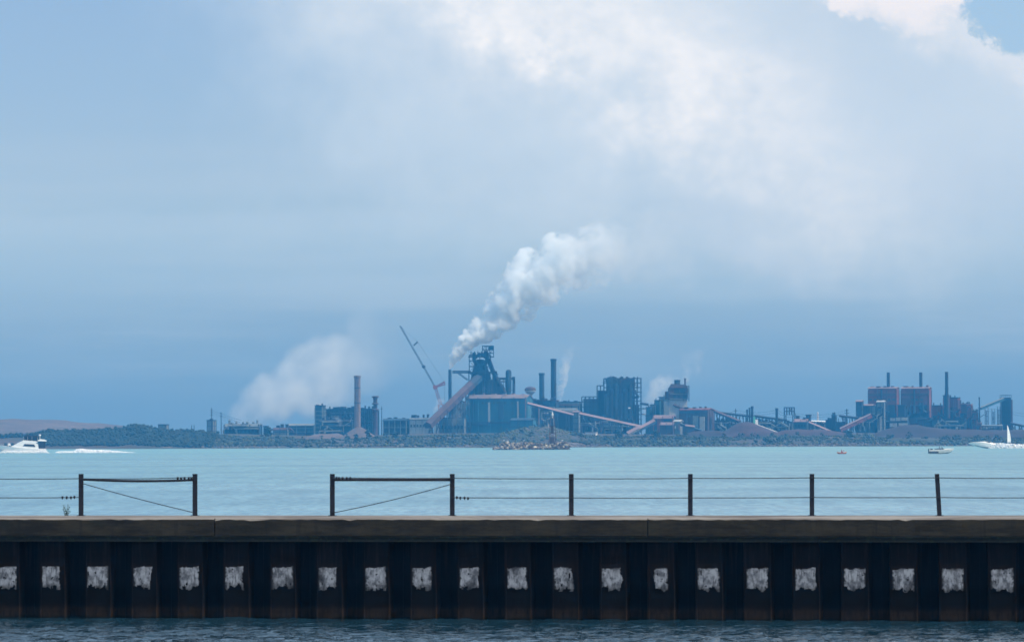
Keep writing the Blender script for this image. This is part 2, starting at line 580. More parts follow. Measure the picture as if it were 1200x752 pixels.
def mat_paint():
    m, t, n, b, o = material('flaking_white_paint')
    co = n.new('ShaderNodeTexCoord').outputs['Object']
    rnd = n.mul(n.new('ShaderNodeObjectInfo').outputs['Random'], 60.0)
    comb = n.new('ShaderNodeCombineXYZ'); n.put(comb.inputs[0], rnd); n.put(comb.inputs[2], rnd)
    va = n.new('ShaderNodeVectorMath', operation='ADD'); n.put(va.inputs[0], co); n.put(va.inputs[1], comb.outputs[0])
    v = va.outputs[0]
    f = n.smooth(n.noise(n.scale(v, (1.2, 1, 0.9)), 5.0, 5.0, 0.65), 0.36, 0.60)
    g = n.smooth(n.noise(n.scale(v, (3, 1, 0.5)), 9.0, 6.0, 0.7), 0.50, 0.66)
    col = n.mix(f, (0.12, 0.12, 0.13), (0.47, 0.46, 0.47))
    side = n.smooth(n.noise(n.scale(v, (0.9, 1, 0.4), (5, 5, 5)), 3.0, 3.0, 0.6), 0.52, 0.68)
    col = n.mix(n.m('MAXIMUM', n.mul(g, 0.75), n.mul(side, 0.85)), col, (0.026, 0.024, 0.028))
    gs = n.new('ShaderNodeSeparateXYZ'); n.put(gs.inputs[0], n.new('ShaderNodeTexCoord').outputs['Generated'])
    jit = n.mul(n.sub(n.noise(v, 9.0, 5.0, 0.7), 0.5), 0.45)
    ex = n.sub(0.5, n.m('ABSOLUTE', n.sub(gs.outputs[0], 0.5)))
    worn = n.smooth(n.add(ex, jit), 0.0, 0.11)
    col = n.mix(worn, (0.020, 0.018, 0.019), col)
    worn = n.smooth(n.add(n.sub(1.0, gs.outputs[2]), n.mul(jit, 0.6)), -0.02, 0.07)
    col = n.mix(worn, (0.020, 0.018, 0.019), col)
    zs = n.new('ShaderNodeSeparateXYZ'); n.put(zs.inputs[0], co)
    grime = n.smooth(n.add(zs.outputs[2], n.mul(n.noise(n.scale(v, (2, 1, 1)), 5.0, 4.0), 0.45)), 1.12, 0.84)
    col = n.mix(n.mul(grime, 0.85), col, (0.020, 0.018, 0.017))
    n.put(b.inputs['Base Color'], col)
    b.inputs['Roughness'].default_value = 0.85
    return m


M_CONC = mat_concrete()
M_PILE_OUT = mat_pile('rusty_pile_steel', (0.006, 0.004, 0.0035), (0.013, 0.008, 0.007))
M_PILE_IN = mat_pile('black_pile_steel', (0.004, 0.005, 0.007), (0.009, 0.010, 0.012))
M_WALER = weathered('waler_steel', (0.008, 0.010, 0.009), (0.018, 0.020, 0.015), 3.0, 0.9, (0.4, 1, 2), c3=(0.030, 0.042, 0.016))
M_PAINT = mat_paint()
M_POST = weathered('dark_post_paint', (0.007, 0.009, 0.018), (0.016, 0.015, 0.024), 6.0, 0.65, (1, 1, 0.3), c3=(0.022, 0.014, 0.014))
M_WIRE = weathered('wire_steel', (0.02, 0.025, 0.035), (0.035, 0.04, 0.05), 5.0, 0.6)

pier = thing('pier', 'long harbour pier of black steel sheet piling under a brown concrete cap', 'pier', (0, PIER_Y, 0), PIER_A)


def largest_piece(mb):
    """Keep the largest connected group of cells and merge their shared corners."""
    key, vs, fs = {}, [], []
    for f in mb.f:
        g = []
        for i in f:
            k = tuple(round(c, 4) for c in mb.v[i])
            if k not in key:
                key[k] = len(vs); vs.append(mb.v[i])
            g.append(key[k])
        fs.append(tuple(g))
    par = list(range(len(vs)))
    def find(a):
        while par[a] != a:
            par[a] = par[par[a]]; a = par[a]
        return a
    for f in fs:
        for a, b in zip(f, f[1:]): par[find(a)] = find(b)
    cnt = {}
    for f in fs: cnt[find(f[0])] = cnt.get(find(f[0]), 0) + 1
    best = max(cnt, key=cnt.get)
    mb.v, mb.f = vs, [f for f in fs if find(f[0]) == best]


def build_pier():
    rng = random.Random(3)
    # cap in cast sections with open joints
    joints = [pier_u(p)[0] for p in (-760, -255, 253, 760, 1267, 1770)]
    for a, b in zip(joints, joints[1:]):
        mb = MB()
        a2, b2 = a + 0.011, b - 0.011
        nseg = 60
        rings = []
        for i in range(nseg + 1):
            u = a2 + (b2 - a2) * i / nseg
            j1, j2, j3 = (rng.uniform(-0.006, 0.006) for _ in range(3))
            ch = 0.018 + rng.uniform(0, 0.018)                     # worn front arris
            if rng.random() < 0.06: ch += 0.03
            rings.append([(u, -0.13 + j1, CAPB + j2 * 0.6), (u, BACK, CAPB), (u, BACK, TOP + 0.012), (u, 1.6, TOP + 0.018 + j3),
                          (u, -0.13 + ch + 0.01, TOP + j3 * 0.8), (u, -0.13 + j1, TOP - ch)])
        mb.loft(rings)
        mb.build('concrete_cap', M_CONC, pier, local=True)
    U0, U1 = joints[0], joints[-1]
    # waler under the cap, in lengths
    u = U0
    while u < U1:
        L = 6.05
        mb = MB()
        mb.box(u + 0.01, u + L - 0.01, -0.10, 0.12, 1.815, CAPB - 0.012)
        mb.box(u + 0.01, u + L - 0.01, -0.125, -0.10, 1.815, 1.838)
        mb.box(u + 0.01, u + L - 0.01, -0.125, -0.10, 1.915, CAPB - 0.012)
        for k in range(11):
            uu = u + 0.3 + k * 0.55
            mb.lathe((0, 0, 0), [], 3) if False else mb.tube((uu, -0.10, 1.876), (uu, -0.128, 1.876), 0.022, n=6)
        mb.build('waler_beam', M_WALER, pier, local=True)
        u += L
    # sheet piles: outer pans, inner pans and slanting webs, interlock beads where they meet
    ua, ub = pier_u(8)[0], pier_u(1174)[0]
    P = (ub - ua) / 21
    wo, wi = 0.29, 0.20          # half widths of outer and inner flats
    zt, zb = 1.812, -0.8
    def pan(half, y, th):
        mb = MB()
        mb.box(-half, half, y, y + th, zb, zt)
        return mb
    first = {}
    piles = {}
    n0, n1 = -9, 31
    for i in range(n0, n1):
        u = ua + P * i
        vis = -2 <= i <= 23
        # outer pan with folded webs
        if 'o' not in first:
            mb = MB()
            yo, yi, t_ = 0.0, 0.30, 0.012
            pts = [(-P / 2 + wi, yi), (-wo, yo), (wo, yo), (P / 2 - wi, yi)]
            rings = []
            n_ = 14
            for k in range(n_ + 1):
                z = zb + (zt - zb) * k / n_
                d = 0.006 * math.sin(k * 1.7)
                rings.append([(x, y + d, z) for x, y in pts] + [(x, y + t_ + d, z) for x, y in pts[::-1]])
            mb.loft(rings)
            mb.box(-wo - 0.022, -wo + 0.016, yo - 0.016, yo + 0.012, zb, zt)
            mb.box(wo - 0.016, wo + 0.022, yo - 0.016, yo + 0.012, zb, zt)
            first['o'] = mb.build('sheet_pile', M_PILE_OUT, pier, local=True)
            first['o'].location.x = u
            piles[i] = first['o']
            mb = MB()
            mb.box(-wi - 0.004, wi + 0.004, 0.302, 0.316, zb, zt)
            mb.box(-0.03, 0.03, 0.286, 0.302, zb, zt)
            first['i'] = mb.build('back_pile', M_PILE_IN, pier, local=True)
            first['i'].location.x = u + P / 2
        else:
            c = first['o'].copy(); COL.objects.link(c); c.parent = pier; c.location.x = u
            piles[i] = c
            c.location.y = rng.uniform(-0.012, 0.012)
            c2 = first['i'].copy(); COL.objects.link(c2); c2.parent = pier; c2.location.x = u + P / 2
    # dark core behind the piles so that no light comes through
    MB().box(U0, U1, 0.36, BACK - 0.05, -0.8, CAPB - 0.002).build('fill_wall', M_PILE_IN, pier, local=True)
    # ragged patches of white paint on the outer pans
    cen = [8, 57, 113, 165, 220, 273, 331, 382, 438, 493, 548, 603, 657, 714, 775, 828, 885, 941, 1002, 1059, 1115, 1174]
    wid = [22, 24, 28, 24, 24, 22, 30, 24, 24, 22, 23, 24, 25, 24, 13, 26, 26, 26, 30, 30, 25, 30]
    thin = {12: 0.12, 14: 0.12}
    from mathutils import noise as mn
    for i, (c, w) in enumerate(zip(cen, wid)):
        uc = pier_u(c)[0]
        base = ua + P * i
        hw = w / 50.5 / 2
        z0, z1 = 0.66, 1.235
        nx, nz = 30, 30
        mb = MB()
        def inside(x, z):
            e = mn.noise(Vector((x * 7 + i * 13.1, 0.3, z * 4))) * 0.10 + mn.noise(Vector((x * 26 + i * 3, 1.3, z * 18))) * 0.045
            dx = hw + 0.035 - abs(x) + e * 0.6
            low = 0.06 + 0.07 * mn.noise(Vector((x * 9 + i * 5, 7.0, 0)))
            dz = min(z1 - 0.03 - z + e * 0.35 + x * 0.05, z - z0 - low + e * 1.3)
            hole = mn.noise(Vector((x * 15 + i * 7.7, 4.0, z * 8))) + 0.45 * mn.noise(Vector((x * 50, i * 3.0, z * 30)))
            return min(dx, dz) > 0 and hole > -0.62 + thin.get(i, 0) * 1.1
        xw = hw + 0.10
        for a in range(nx):
            for b in range(nz):
                xa, xb = -xw + 2 * xw * a / nx, -xw + 2 * xw * (a + 1) / nx
                za, zb_ = z0 + (z1 - z0) * b / nz, z0 + (z1 - z0) * (b + 1) / nz
                if inside((xa + xb) / 2, (za + zb_) / 2):
                    ga, gb = uc + xa, uc + xb
                    if ga < base - wo + 0.02: continue
                    if gb > base + wo - 0.02: continue
                    mb.raw([(ga, -0.019, za), (gb, -0.019, za), (gb, -0.019, zb_), (ga, -0.019, zb_)], [(0, 1, 2, 3)])
        if mb.f:
            largest_piece(mb)
            mb.v = [(x - base, y, z) for x, y, z in mb.v]
            mb.build('paint_patch', M_PAINT, piles[i], local=True)


build_pier()


# ---------------------------------------------------------------- fence on the pier
SB = 2.55                                            # posts stand this far behind the face


def fence_point(px, py):
    u, D = pier_u(px, SB, py)
    return Vector((u, SB, EYE + ray(px, py).z * D))


def build_fence(name, label, posts, rails, wires, knobs):
    f = thing(name, label, 'fence', (0, PIER_Y, 0), PIER_A)
    # the fence stands on the pier: local frame is the pier's
    for px, lean in posts:
        ub = fence_point(px, 604)
        top = fence_point(px - lean, 555.5).z
        utop = fence_point(px - lean, 555.5).x
        mb = MB()
        z0 = TOP + 0.012
        w, d = 0.050, 0.045
        # H section: two flanges and a web, with a base plate and a cap
        def sl(x0, x1, y0, y1):
            mb.raw([(ub.x + x0, SB + y0, z0), (ub.x + x1, SB + y0, z0), (ub.x + x1, SB + y1, z0), (ub.x + x0, SB + y1, z0),
                    (utop + x0, SB + y0, top), (utop + x1, SB + y0, top), (utop + x1, SB + y1, top), (utop + x0, SB + y1, top)],
                   [(0, 3, 2, 1), (4, 5, 6, 7), (0, 1, 5, 4), (1, 2, 6, 5), (2, 3, 7, 6), (3, 0, 4, 7)])
        sl(-w, w, -d, -d + 0.012)
        sl(-w, w, d - 0.012, d)
        sl(-0.008, 0.008, -d + 0.012, d - 0.012)
        mb.box(ub.x - 0.09, ub.x + 0.09, SB - 0.08, SB + 0.08, TOP + 0.012, TOP + 0.030)
        mb.box(utop - w - 0.004, utop + w + 0.004, SB - d - 0.004, SB + d + 0.004, top, top + 0.010)
        mb.build('post', M_POST, f, local=True)
    for a, b, sag, r in rails:
        pa, pb = fence_point(*a), fence_point(*b)
        n_ = 8
        pts = [pa.lerp(pb, i / n_) + Vector((0, 0.07, -sag * 4 * (i / n_) * (1 - i / n_))) for i in range(n_ + 1)]
        MB().path(pts, r, 6).build('rail', M_POST, f, smooth=False, local=True)
    for a, b, sag in wires:
        pa, pb = fence_point(*a), fence_point(*b)
        n_ = 10
        pts = [pa.lerp(pb, i / n_) + Vector((0, -0.06, -sag * 4 * (i / n_) * (1 - i / n_))) for i in range(n_ + 1)]
        MB().path(pts, 0.0105, 5).build('wire', M_WIRE, f, local=True)
    for px, py in knobs:
        p = fence_point(px, py) + Vector((0, -0.06, 0))
        MB().tube(p + Vector((-0.018, 0, 0)), p + Vector((0.018, 0, 0)), 0.034, n=8).box(p.x - 0.006, p.x + 0.006, p.y - 0.01, p.y + 0.01, p.z - 0.05, p.z - 0.03).build('wire_clamp', M_POST, f, local=True)


build_fence('pier_fence', 'dark post and wire fence ending in a braced bay with a sagging rail', [(-181, 0), (-45, 0), (95, 0), (228.5, 0)],
            [((97, 561.5), (227, 562), 0.035, 0.030)],
            [((-180, 560.5), (-45, 560.5), 0.01), ((-45, 560.5), (95, 560.5), 0.012), ((-45, 582.5), (95, 582.5), 0.01), ((-180, 582.5), (-45, 582.5), 0.01),
             ((97, 560.5), (227, 559), 0.02), ((97, 566), (227, 600), 0.02)],
            [(209, 560), (213, 560.2), (217, 560), (222, 560), (225, 560.5), (74, 582.5), (79, 582.5), (84, 582.6), (88, 582)])
build_fence('pier_fence', 'longer dark post and wire fence starting at a braced bay, its last post leaning', [(389.5, 0), (530, 0), (669.5, 0), (809, 0), (951.5, 0), (1101, 3.0), (1242, 0), (1381, 0)],
            [((391, 562), (529, 562), 0.0, 0.032)],
            [((391, 559.5), (529, 560), 0.008), ((391, 600.5), (529, 567), 0.035),
             ((530, 560), (669, 560.5), 0.008), ((669, 560.5), (809, 560), 0.01), ((809, 560), (951, 559.5), 0.008), ((951, 559.5), (1099, 559.5), 0.01), ((1099, 559.5), (1242, 559.5), 0.015),
             ((530, 582.8), (669, 583), 0.004), ((669, 583), (809, 583), 0.006), ((809, 583), (951, 582.5), 0.004), ((951, 582.5), (1099, 582.5), 0.004), ((1099, 582.5), (1242, 582.5), 0.01), ((1242, 582.5), (1380, 582.5), 0.01), ((1242, 559.5), (1380, 559.5), 0.01)],
            [(395, 559.6), (398, 560), (402, 560), (407, 560), (411, 560), (536, 582.5), (540, 583), (545, 583), (549, 583.5)])

M_WEED = weathered('weed_leaf', (0.05, 0.10, 0.05), (0.09, 0.13, 0.07), 8.0, 0.8)


def build_weed():
    p, D = pier_u(78, BACK - 0.5)
    root = thing('weed', 'small green weed sprouting from the pier top by the end fence post', 'weed', (0, PIER_Y, 0), PIER_A)
    rng = random.Random(4)
    stem, leaf = MB(), MB()
    for k in range(9):
        a, h = rng.uniform(0, 6.28), rng.uniform(0.10, 0.30)
        if k == 0: h = 0.30
        tip = Vector((p + math.cos(a) * 0.08 * (h / 0.3) ** -0.3, BACK - 0.5 + math.sin(a) * 0.08, TOP + h))
        base = Vector((p + rng.uniform(-0.05, 0.05), BACK - 0.5, TOP))
        stem.tube(base, tip, 0.006, 0.003, n=4)
        for j in range(6):
            q = base.lerp(tip, 0.25 + 0.13 * j)
            d = Vector((rng.uniform(-1, 1), rng.uniform(-1, 1), rng.uniform(0.1, 0.8))).normalized() * 0.05
            s = Vector((0, 0, 1)).cross(d).normalized() * 0.014
            leaf.raw([q, q + d * 0.5 + s, q + d, q + d * 0.5 - s], [(0, 1, 2, 3)])
    stem.build('stem', M_WEED, root, local=True)
    leaf.build('foliage', M_WEED, root, local=True)


build_weed()


# ---------------------------------------------------------------- far shore: land
SHORE = 2280.0
Z0 = 8.0                                             # works level


def px_of(x, y):
    """Pixel column of a world point, near enough for laying out the shore."""
    return W_PX / 2 + F_PX * x / y


CREST = [(-300, 5.5), (0, 6.0), (40, 7.0), (52, 8.8), (60, 9.3), (130, 9.3), (142, 10.4), (158, 11.8), (170, 11.6), (181, 9.6), (200, 8.8),
         (240, 7.6), (300, 5.6), (400, 4.6), (470, 5.4), (520, 6.4), (575, 6.2), (598, 8.6), (620, 10.6), (645, 10.8), (662, 8.6), (685, 5.6),
         (760, 5.0), (850, 5.0), (1000, 5.4), (1200, 4.6), (1500, 6.0)]


def crest(px):
    return float(np.interp(px, [c[0] for c in CREST], [c[1] for c in CREST]))


from mathutils import noise as mnoise


def land_z(x, y):
    if y < 2200:
        return -1.6
    p = px_of(x, max(y, 2300))
    sh = SHORE + 7 * mnoise.noise(Vector((x * 0.012, 3.1, 0))) + 2.5 * mnoise.noise(Vector((x * 0.07, 9.1, 0)))
    t = (y - sh) / 100.0
    if t <= 0:
        return max(-1.5, t * 12)
    c = crest(p)
    s = min(1.0, t)
    z = c * (0.16 + 0.84 * s * s * (3 - 2 * s)) * min(1, t * 14)
    z += 0.9 * mnoise.noise(Vector((x * 0.03, y * 0.03, 0))) + 0.5 * mnoise.noise(Vector((x * 0.11, y * 0.09, 4)))
    if t > 1:
        k = min(1.0, (t - 1) / 0.6)
        z = z * (1 - k) + (min(Z0, c + 2) if c < 8.5 else Z0) * k
    return z


def build_land():
    m, t, n, b, o = material('shore_soil')
    co = n.new('ShaderNodeNewGeometry').outputs['Position']
    f = n.smooth(n.noise(n.scale(co, (0.02, 0.02, 0.12)), 1.0, 6.0, 0.65), 0.40, 0.62)
    col = n.mix(f, (0.030, 0.038, 0.028), (0.070, 0.055, 0.048))
    g = n.smooth(n.noise(n.scale(co, (0.05, 0.05, 0.4), (3, 3, 3)), 1.0, 5.0, 0.6), 0.60, 0.68)
    col = n.mix(n.mul(g, 0.8), col, (0.17, 0.14, 0.12))
    n.put(b.inputs['Base Color'], col)
    b.inputs['Roughness'].default_value = 0.95
    xs = np.concatenate([np.linspace(-4000, -520, 30), np.linspace(-500, 500, 420), np.linspace(520, 4000, 30)])
    ys = np.concatenate([np.linspace(2262, 2460, 44), [2500, 2600, 2800, 3200, 3800, 4400]])
    vs = [(x, y, land_z(x, y)) for y in ys for x in xs]
    nx = len(xs)
    fs = [(j * nx + i, j * nx + i + 1, (j + 1) * nx + i + 1, (j + 1) * nx + i) for j in range(len(ys) - 1) for i in range(nx - 1)]
    ob = MB().raw(vs, fs).build('far_shore_ground', m, smooth=True)
    tag(ob, 'low far shore of soil, slag and gravel under the steelworks', kind='structure')


build_land()


def hill(name, label, D, pts, depth, mat, ztoe=6.0, rough=0.6):
    """A long ridge: crest line through pixel points (px, py) at distance D, falling towards the viewer and away."""
    xs_, zs_ = [], []
    for px, py in pts:
        p = at(px, py, D)
        xs_.append(p.x); zs_.append(p.z)
    xs = np.arange(xs_[0], xs_[-1] + 1, 3.0)
    rows = np.linspace(-1, 1, 17)
    vs, nx = [], len(xs)
    for r in rows:
        for x in xs:
            h = float(np.interp(x, xs_, zs_)) - ztoe
            e = 1 - min(1, abs(r)) ** 1.7
            y = D + r * depth
            vs.append((x, y, ztoe - 1 + (h + 1) * e + rough * mnoise.noise(Vector((x * 0.05, y * 0.04, 1.0))) * (0.4 + e) + rough * 0.5 * mnoise.noise(Vector((x * 0.21, y * 0.2, 5)))))
    fs = [(j * nx + i, j * nx + i + 1, (j + 1) * nx + i + 1, (j + 1) * nx + i) for j in range(len(rows) - 1) for i in range(nx - 1)]
    return MB().raw(vs, fs).build(name, mat, smooth=True)


def soil(name, c1, c2, c3, sc=0.05):
    m, t, n, b, o = material(name)
    co = n.new('ShaderNodeNewGeometry').outputs['Position']
    f = n.smooth(n.noise(n.scale(co, (sc, sc, sc * 5)), 1.0, 6.0, 0.65), 0.38, 0.62)
    col = n.mix(f, c1, c2)
    g = n.smooth(n.noise(n.scale(co, (sc * 1.6, sc * 1.6, sc * 14), (3, 3, 3)), 1.0, 5.0, 0.6), 0.56, 0.68)
    col = n.mix(g, col, c3)
    n.put(b.inputs['Base Color'], col)
    b.inputs['Roughness'].default_value = 0.95
    return m


M_SLAG = soil('slag_heap_soil', (0.075, 0.056, 0.055), (0.115, 0.085, 0.080), (0.055, 0.048, 0.045), 0.03)
tag(hill('slag_hill', '', 3300, [(-420, 494), (-150, 492), (0, 491.5), (15, 490.8), (30, 491), (62, 491.8), (80, 493), (92, 494.5), (116, 495.5), (132, 497.8), (150, 500), (175, 503)], 260, M_SLAG),
    'long bare reddish brown slag hill on the far left skyline', kind='structure')

M_ORE = soil('iron_ore', (0.034, 0.020, 0.024), (0.055, 0.030, 0.034), (0.026, 0.019, 0.026), 0.08)
M_ORE_DARK = soil('dark_ore', (0.020, 0.017, 0.024), (0.032, 0.024, 0.030), (0.045, 0.032, 0.036), 0.05)
M_TAN = soil('tan_gravel', (0.085, 0.068, 0.066), (0.125, 0.098, 0.092), (0.07, 0.055, 0.055), 0.1)


def heap(name, label, pts, D, depth, mat, ybase, group=None):
    """Pile of loose ore: crest through pixel points, round toe."""
    p0 = [at(px, py, D) for px, py in pts]
    xs_ = [p.x for p in p0]; zs_ = [p.z for p in p0]
    zb = at(pts[0][0], ybase, D).z - 1.5
    nx, ny = 48, 17
    xs = np.linspace(xs_[0], xs_[-1], nx)
    vs = []
    for r in np.linspace(-1, 1, ny):
        for x in xs:
            h = max(0.0, float(np.interp(x, xs_, zs_)) - zb)
            e = max(0.0, 1 - abs(r) * 1.0)
            e = e * (2 - e) if e > 0 else 0
            y = D + r * depth
            vs.append((x, y, zb + h * e + 0.35 * mnoise.noise(Vector((x * 0.15, y * 0.15, 2))) * min(1, h)))
    fs = [(j * nx + i, j * nx + i + 1, (j + 1) * nx + i + 1, (j + 1) * nx + i) for j in range(ny - 1) for i in range(nx - 1)]
    c = at((pts[0][0] + pts[-1][0]) / 2, ybase, D)
    o = MB().raw([(a - c.x, b - c.y, d - c.z) for a, b, d in vs], fs).build(name, mat, smooth=True)
    o.location = c
    return tag(o, label, 'heap', group)


heap('gravel_heap', 'pale reddish conical gravel heap at the foot of the tall pale chimney', [(399, 513), (405, 508.5), (412, 503.5), (418, 500.4), (423, 500.2), (430, 504), (438, 509.5), (443, 513)], 2400, 18, M_TAN, 513)
heap('gravel_heap', 'low flat reddish gravel bank left of the conical heap', [(358, 512), (368, 508.6), (384, 508), (396, 507.6), (404, 511)], 2412, 14, M_TAN, 512)
heap('ore_heap', 'broad dark red ore heap below the trio of thin stacks', [(846, 507), (853, 502.5), (862, 497), (868, 494.2), (876, 494.0), (882, 495.5), (892, 500), (903, 504), (915, 507)], 2395, 26, M_ORE, 509)
heap('ore_heap', 'low dark red ore bank between the pink conveyor and the big ore heap', [(905, 508), (918, 504), (935, 502.6), (950, 503.5), (965, 503.2), (985, 506), (998, 509)], 2392, 22, M_ORE, 510)
heap('ore_heap', 'long dark ore heap in front of the twin red boiler houses', [(1022, 509), (1038, 502.8), (1050, 500), (1060, 497.6), (1074, 497.2), (1086, 499.8), (1100, 501.8), (1120, 503), (1150, 503.6), (1185, 503.8), (1215, 503), (1250, 508)], 2390, 30, M_ORE_DARK, 510)
heap('ore_heap', 'low dark ore strip in front of the brown conveyor hall', [(800, 509), (812, 505.5), (826, 504.2), (845, 504.6), (856, 508)], 2394, 16, M_ORE_DARK, 510)


# ---------------------------------------------------------------- vegetation as leafy masses
def foliage_mat(name, c1, c2, c3):
    m, t, n, b, o = material(name)
    co = n.new('ShaderNodeNewGeometry').outputs['Position']
    f = n.smooth(n.noise(n.scale(co, (0.05, 0.05, 0.12)), 1.0, 5.0, 0.6), 0.36, 0.64)
    col = n.mix(f, c1, c2)
    g = n.smooth(n.noise(n.scale(co, (0.35, 0.35, 0.35), (5, 3, 1)), 1.0, 4.0, 0.6), 0.50, 0.62)
    col = n.mix(n.mul(g, 0.6), col, c3)
    n.put(b.inputs['Base Color'], col)
    b.inputs['Roughness'].default_value = 0.85
    return m


ICO_V = []
_p = (1 + 5 ** 0.5) / 2
for a, b_ in ((-1, _p), (1, _p), (-1, -_p), (1, -_p)):
    ICO_V += [(a, b_, 0)]
for a, b_ in ((-1, _p), (1, _p), (-1, -_p), (1, -_p)):
    ICO_V += [(0, a, b_)]
for a, b_ in ((_p, -1), (_p, 1), (-_p, -1), (-_p, 1)):
    ICO_V += [(a, 0, b_)]
ICO_V = np.array(ICO_V) / (1 + _p * _p) ** 0.5
ICO_F = np.array([(0, 11, 5), (0, 5, 1), (0, 1, 7), (0, 7, 10), (0, 10, 11), (1, 5, 9), (5, 11, 4), (11, 10, 2), (10, 7, 6), (7, 1, 8),
                  (3, 9, 4), (3, 4, 2), (3, 2, 6), (3, 6, 8), (3, 8, 9), (4, 9, 5), (2, 4, 11), (6, 2, 10), (8, 6, 7), (9, 8, 1)])


def clumps(name, centres, radii, mat, seed=1, squash=0.8, jag=0.35, parent=None):
    """Many small ragged leaf clumps as one mesh."""
    rng = np.random.default_rng(seed)
    c = np.asarray(centres, float); r = np.asarray(radii, float)
    N = len(c)
    v = np.repeat(ICO_V[None], N, 0) * (1 + rng.uniform(-jag, jag, (N, 12, 1)))
    th = rng.uniform(0, 6.28, N)
    ct, st = np.cos(th)[:, None], np.sin(th)[:, None]
    x = v[:, :, 0] * ct - v[:, :, 1] * st
    y = v[:, :, 0] * st + v[:, :, 1] * ct
    v = np.stack([x, y, v[:, :, 2] * squash], -1) * r[:, None, None] + c[:, None, :]
    if parent is not None:
        v = v - np.array(parent.location)[None, None, :]
    f = (ICO_F[None] + (np.arange(N) * 12)[:, None, None]).reshape(-1, 3)
    me = bpy.data.meshes.new(name)
    me.vertices.add(N * 12); me.vertices.foreach_set('co', v.reshape(-1))
    me.loops.add(f.size); me.loops.foreach_set('vertex_index', f.ravel().astype(np.int32))
    me.polygons.add(len(f)); me.polygons.foreach_set('loop_start', np.arange(0, f.size, 3, dtype=np.int32))
    me.update(calc_edges=True)
    me.materials.append(mat)
    o = bpy.data.objects.new(name, me)
    COL.objects.link(o)
    o.parent = parent
    return o


M_LEAF_DARK = foliage_mat('dark_woodland', (0.008, 0.020, 0.015), (0.014, 0.030, 0.019), (0.022, 0.042, 0.024))
M_LEAF = foliage_mat('shore_scrub_leaves', (0.014, 0.028, 0.019), (0.026, 0.042, 0.025), (0.045, 0.056, 0.034))
M_GRASS = foliage_mat('rough_grass', (0.045, 0.070, 0.034), (0.085, 0.105, 0.052), (0.035, 0.050, 0.026))


def build_vegetation():
    rng = random.Random(11)
    wood, scrub, grass = ([], []), ([], []), ([], [])
    for k in range(15000):
        px = rng.uniform(-60, 1260)
        y = SHORE + 4 + 108 * rng.random() ** 0.9
        x = (px - 600) / F_PX * y
        z = land_z(x, y)
        if z < 0.3: continue
        left = px < 245 + 10 * math.sin(y)
        dens = mnoise.noise(Vector((x * 0.02, y * 0.03, 7)))
        if left:
            r = rng.uniform(0.5, 1.5)
            if px < 48 and dens < 0.1: continue
            if dens < -0.34 and px > 140: continue
            wood[0].append((x, y, z + r * 0.5)); wood[1].append(r)
            if rng.random() < 0.35:
                wood[0].append((x + rng.uniform(-1, 1), y, z + r * 1.3)); wood[1].append(r * 0.7)
        elif 585 < px < 668 and y > SHORE + 34:
            if rng.random() < 0.35: continue
            r = rng.uniform(0.3, 0.9)
            grass[0].append((x, y, z + r * 0.1)); grass[1].append(r)
        else:
            ore = 345 < px < 450 or 840 < px
            if dens < (-0.05 if ore else -0.22): continue
            if ore and rng.random() < 0.35: continue
            r = rng.uniform(0.3, 1.1) * (1.1 if y < SHORE + 40 else 0.8)
            tgt = scrub if rng.random() < 0.8 else grass
            tgt[0].append((x, y, z + r * 0.4)); tgt[1].append(r)
    for k in range(9000):                              # the wood on the left is made of many small crowns
        px = rng.uniform(-60, 250)
        y = SHORE + 4 + 108 * rng.random() ** 0.9
        x = (px - 600) / F_PX * y
        z = land_z(x, y)
        streak = mnoise.noise(Vector((x * 0.012, z * 0.35, 2)))
        if z < 0.3 or (px < 50 and streak < 0.0) or (px > 130 and streak < -0.22): continue
        r = rng.uniform(0.3, 0.95)
        wood[0].append((x, y, z + r * rng.uniform(0.2, 1.4))); wood[1].append(r)
    for k in range(150):                               # taller bushes that break the line of the bank
        px = rng.uniform(240, 1260)
        y = SHORE + rng.uniform(15, 95)
        x = (px - 600) / F_PX * y
        z = land_z(x, y)
        hb = rng.uniform(1.0, 3.4)
        for j in range(14):
            f = rng.random()
            scrub[0].append((x + rng.gauss(0, 0.9) * (1.2 - f * 0.6), y + rng.gauss(0, 0.9), z + hb * f)); scrub[1].append(rng.uniform(0.25, 0.7))
    o = clumps('woodland', wood[0], wood[1], M_LEAF_DARK, 2)
    tag(o, 'dark woodland covering the low hill on the left of the far shore', kind='stuff')
    o = clumps('shoreline_scrub', scrub[0], scrub[1], M_LEAF, 3)
    tag(o, 'patchy green scrub along the far waterline', kind='stuff')
    o = clumps('rough_grass', grass[0], grass[1], M_GRASS, 4)
    tag(o, 'pale rough grass on the mound before the steelworks', kind='stuff')
    # stones at the waterline
    st, sr = [], []
    for k in range(2600):
        px = rng.uniform(235, 1260)
        x = (px - 600) / F_PX * SHORE
        if mnoise.noise(Vector((x * 0.02, 0, 3))) < -0.05 and rng.random() < 0.7: continue
        y = SHORE - 5 + rng.random() ** 1.5 * 16
        z = land_z(x, y)
        if z < -0.4: continue
        st.append((x, y, z + 0.1)); sr.append(rng.uniform(0.3, 0.95))
    M_RIP = weathered('shore_stone', (0.045, 0.045, 0.045), (0.17, 0.155, 0.14), 0.25, 0.9, (1, 1, 1))
    tag(clumps('shoreline_stones', st, sr, M_RIP, 6, 0.7), 'loose pale and dark stones along the far waterline', kind='stuff')


build_vegetation()


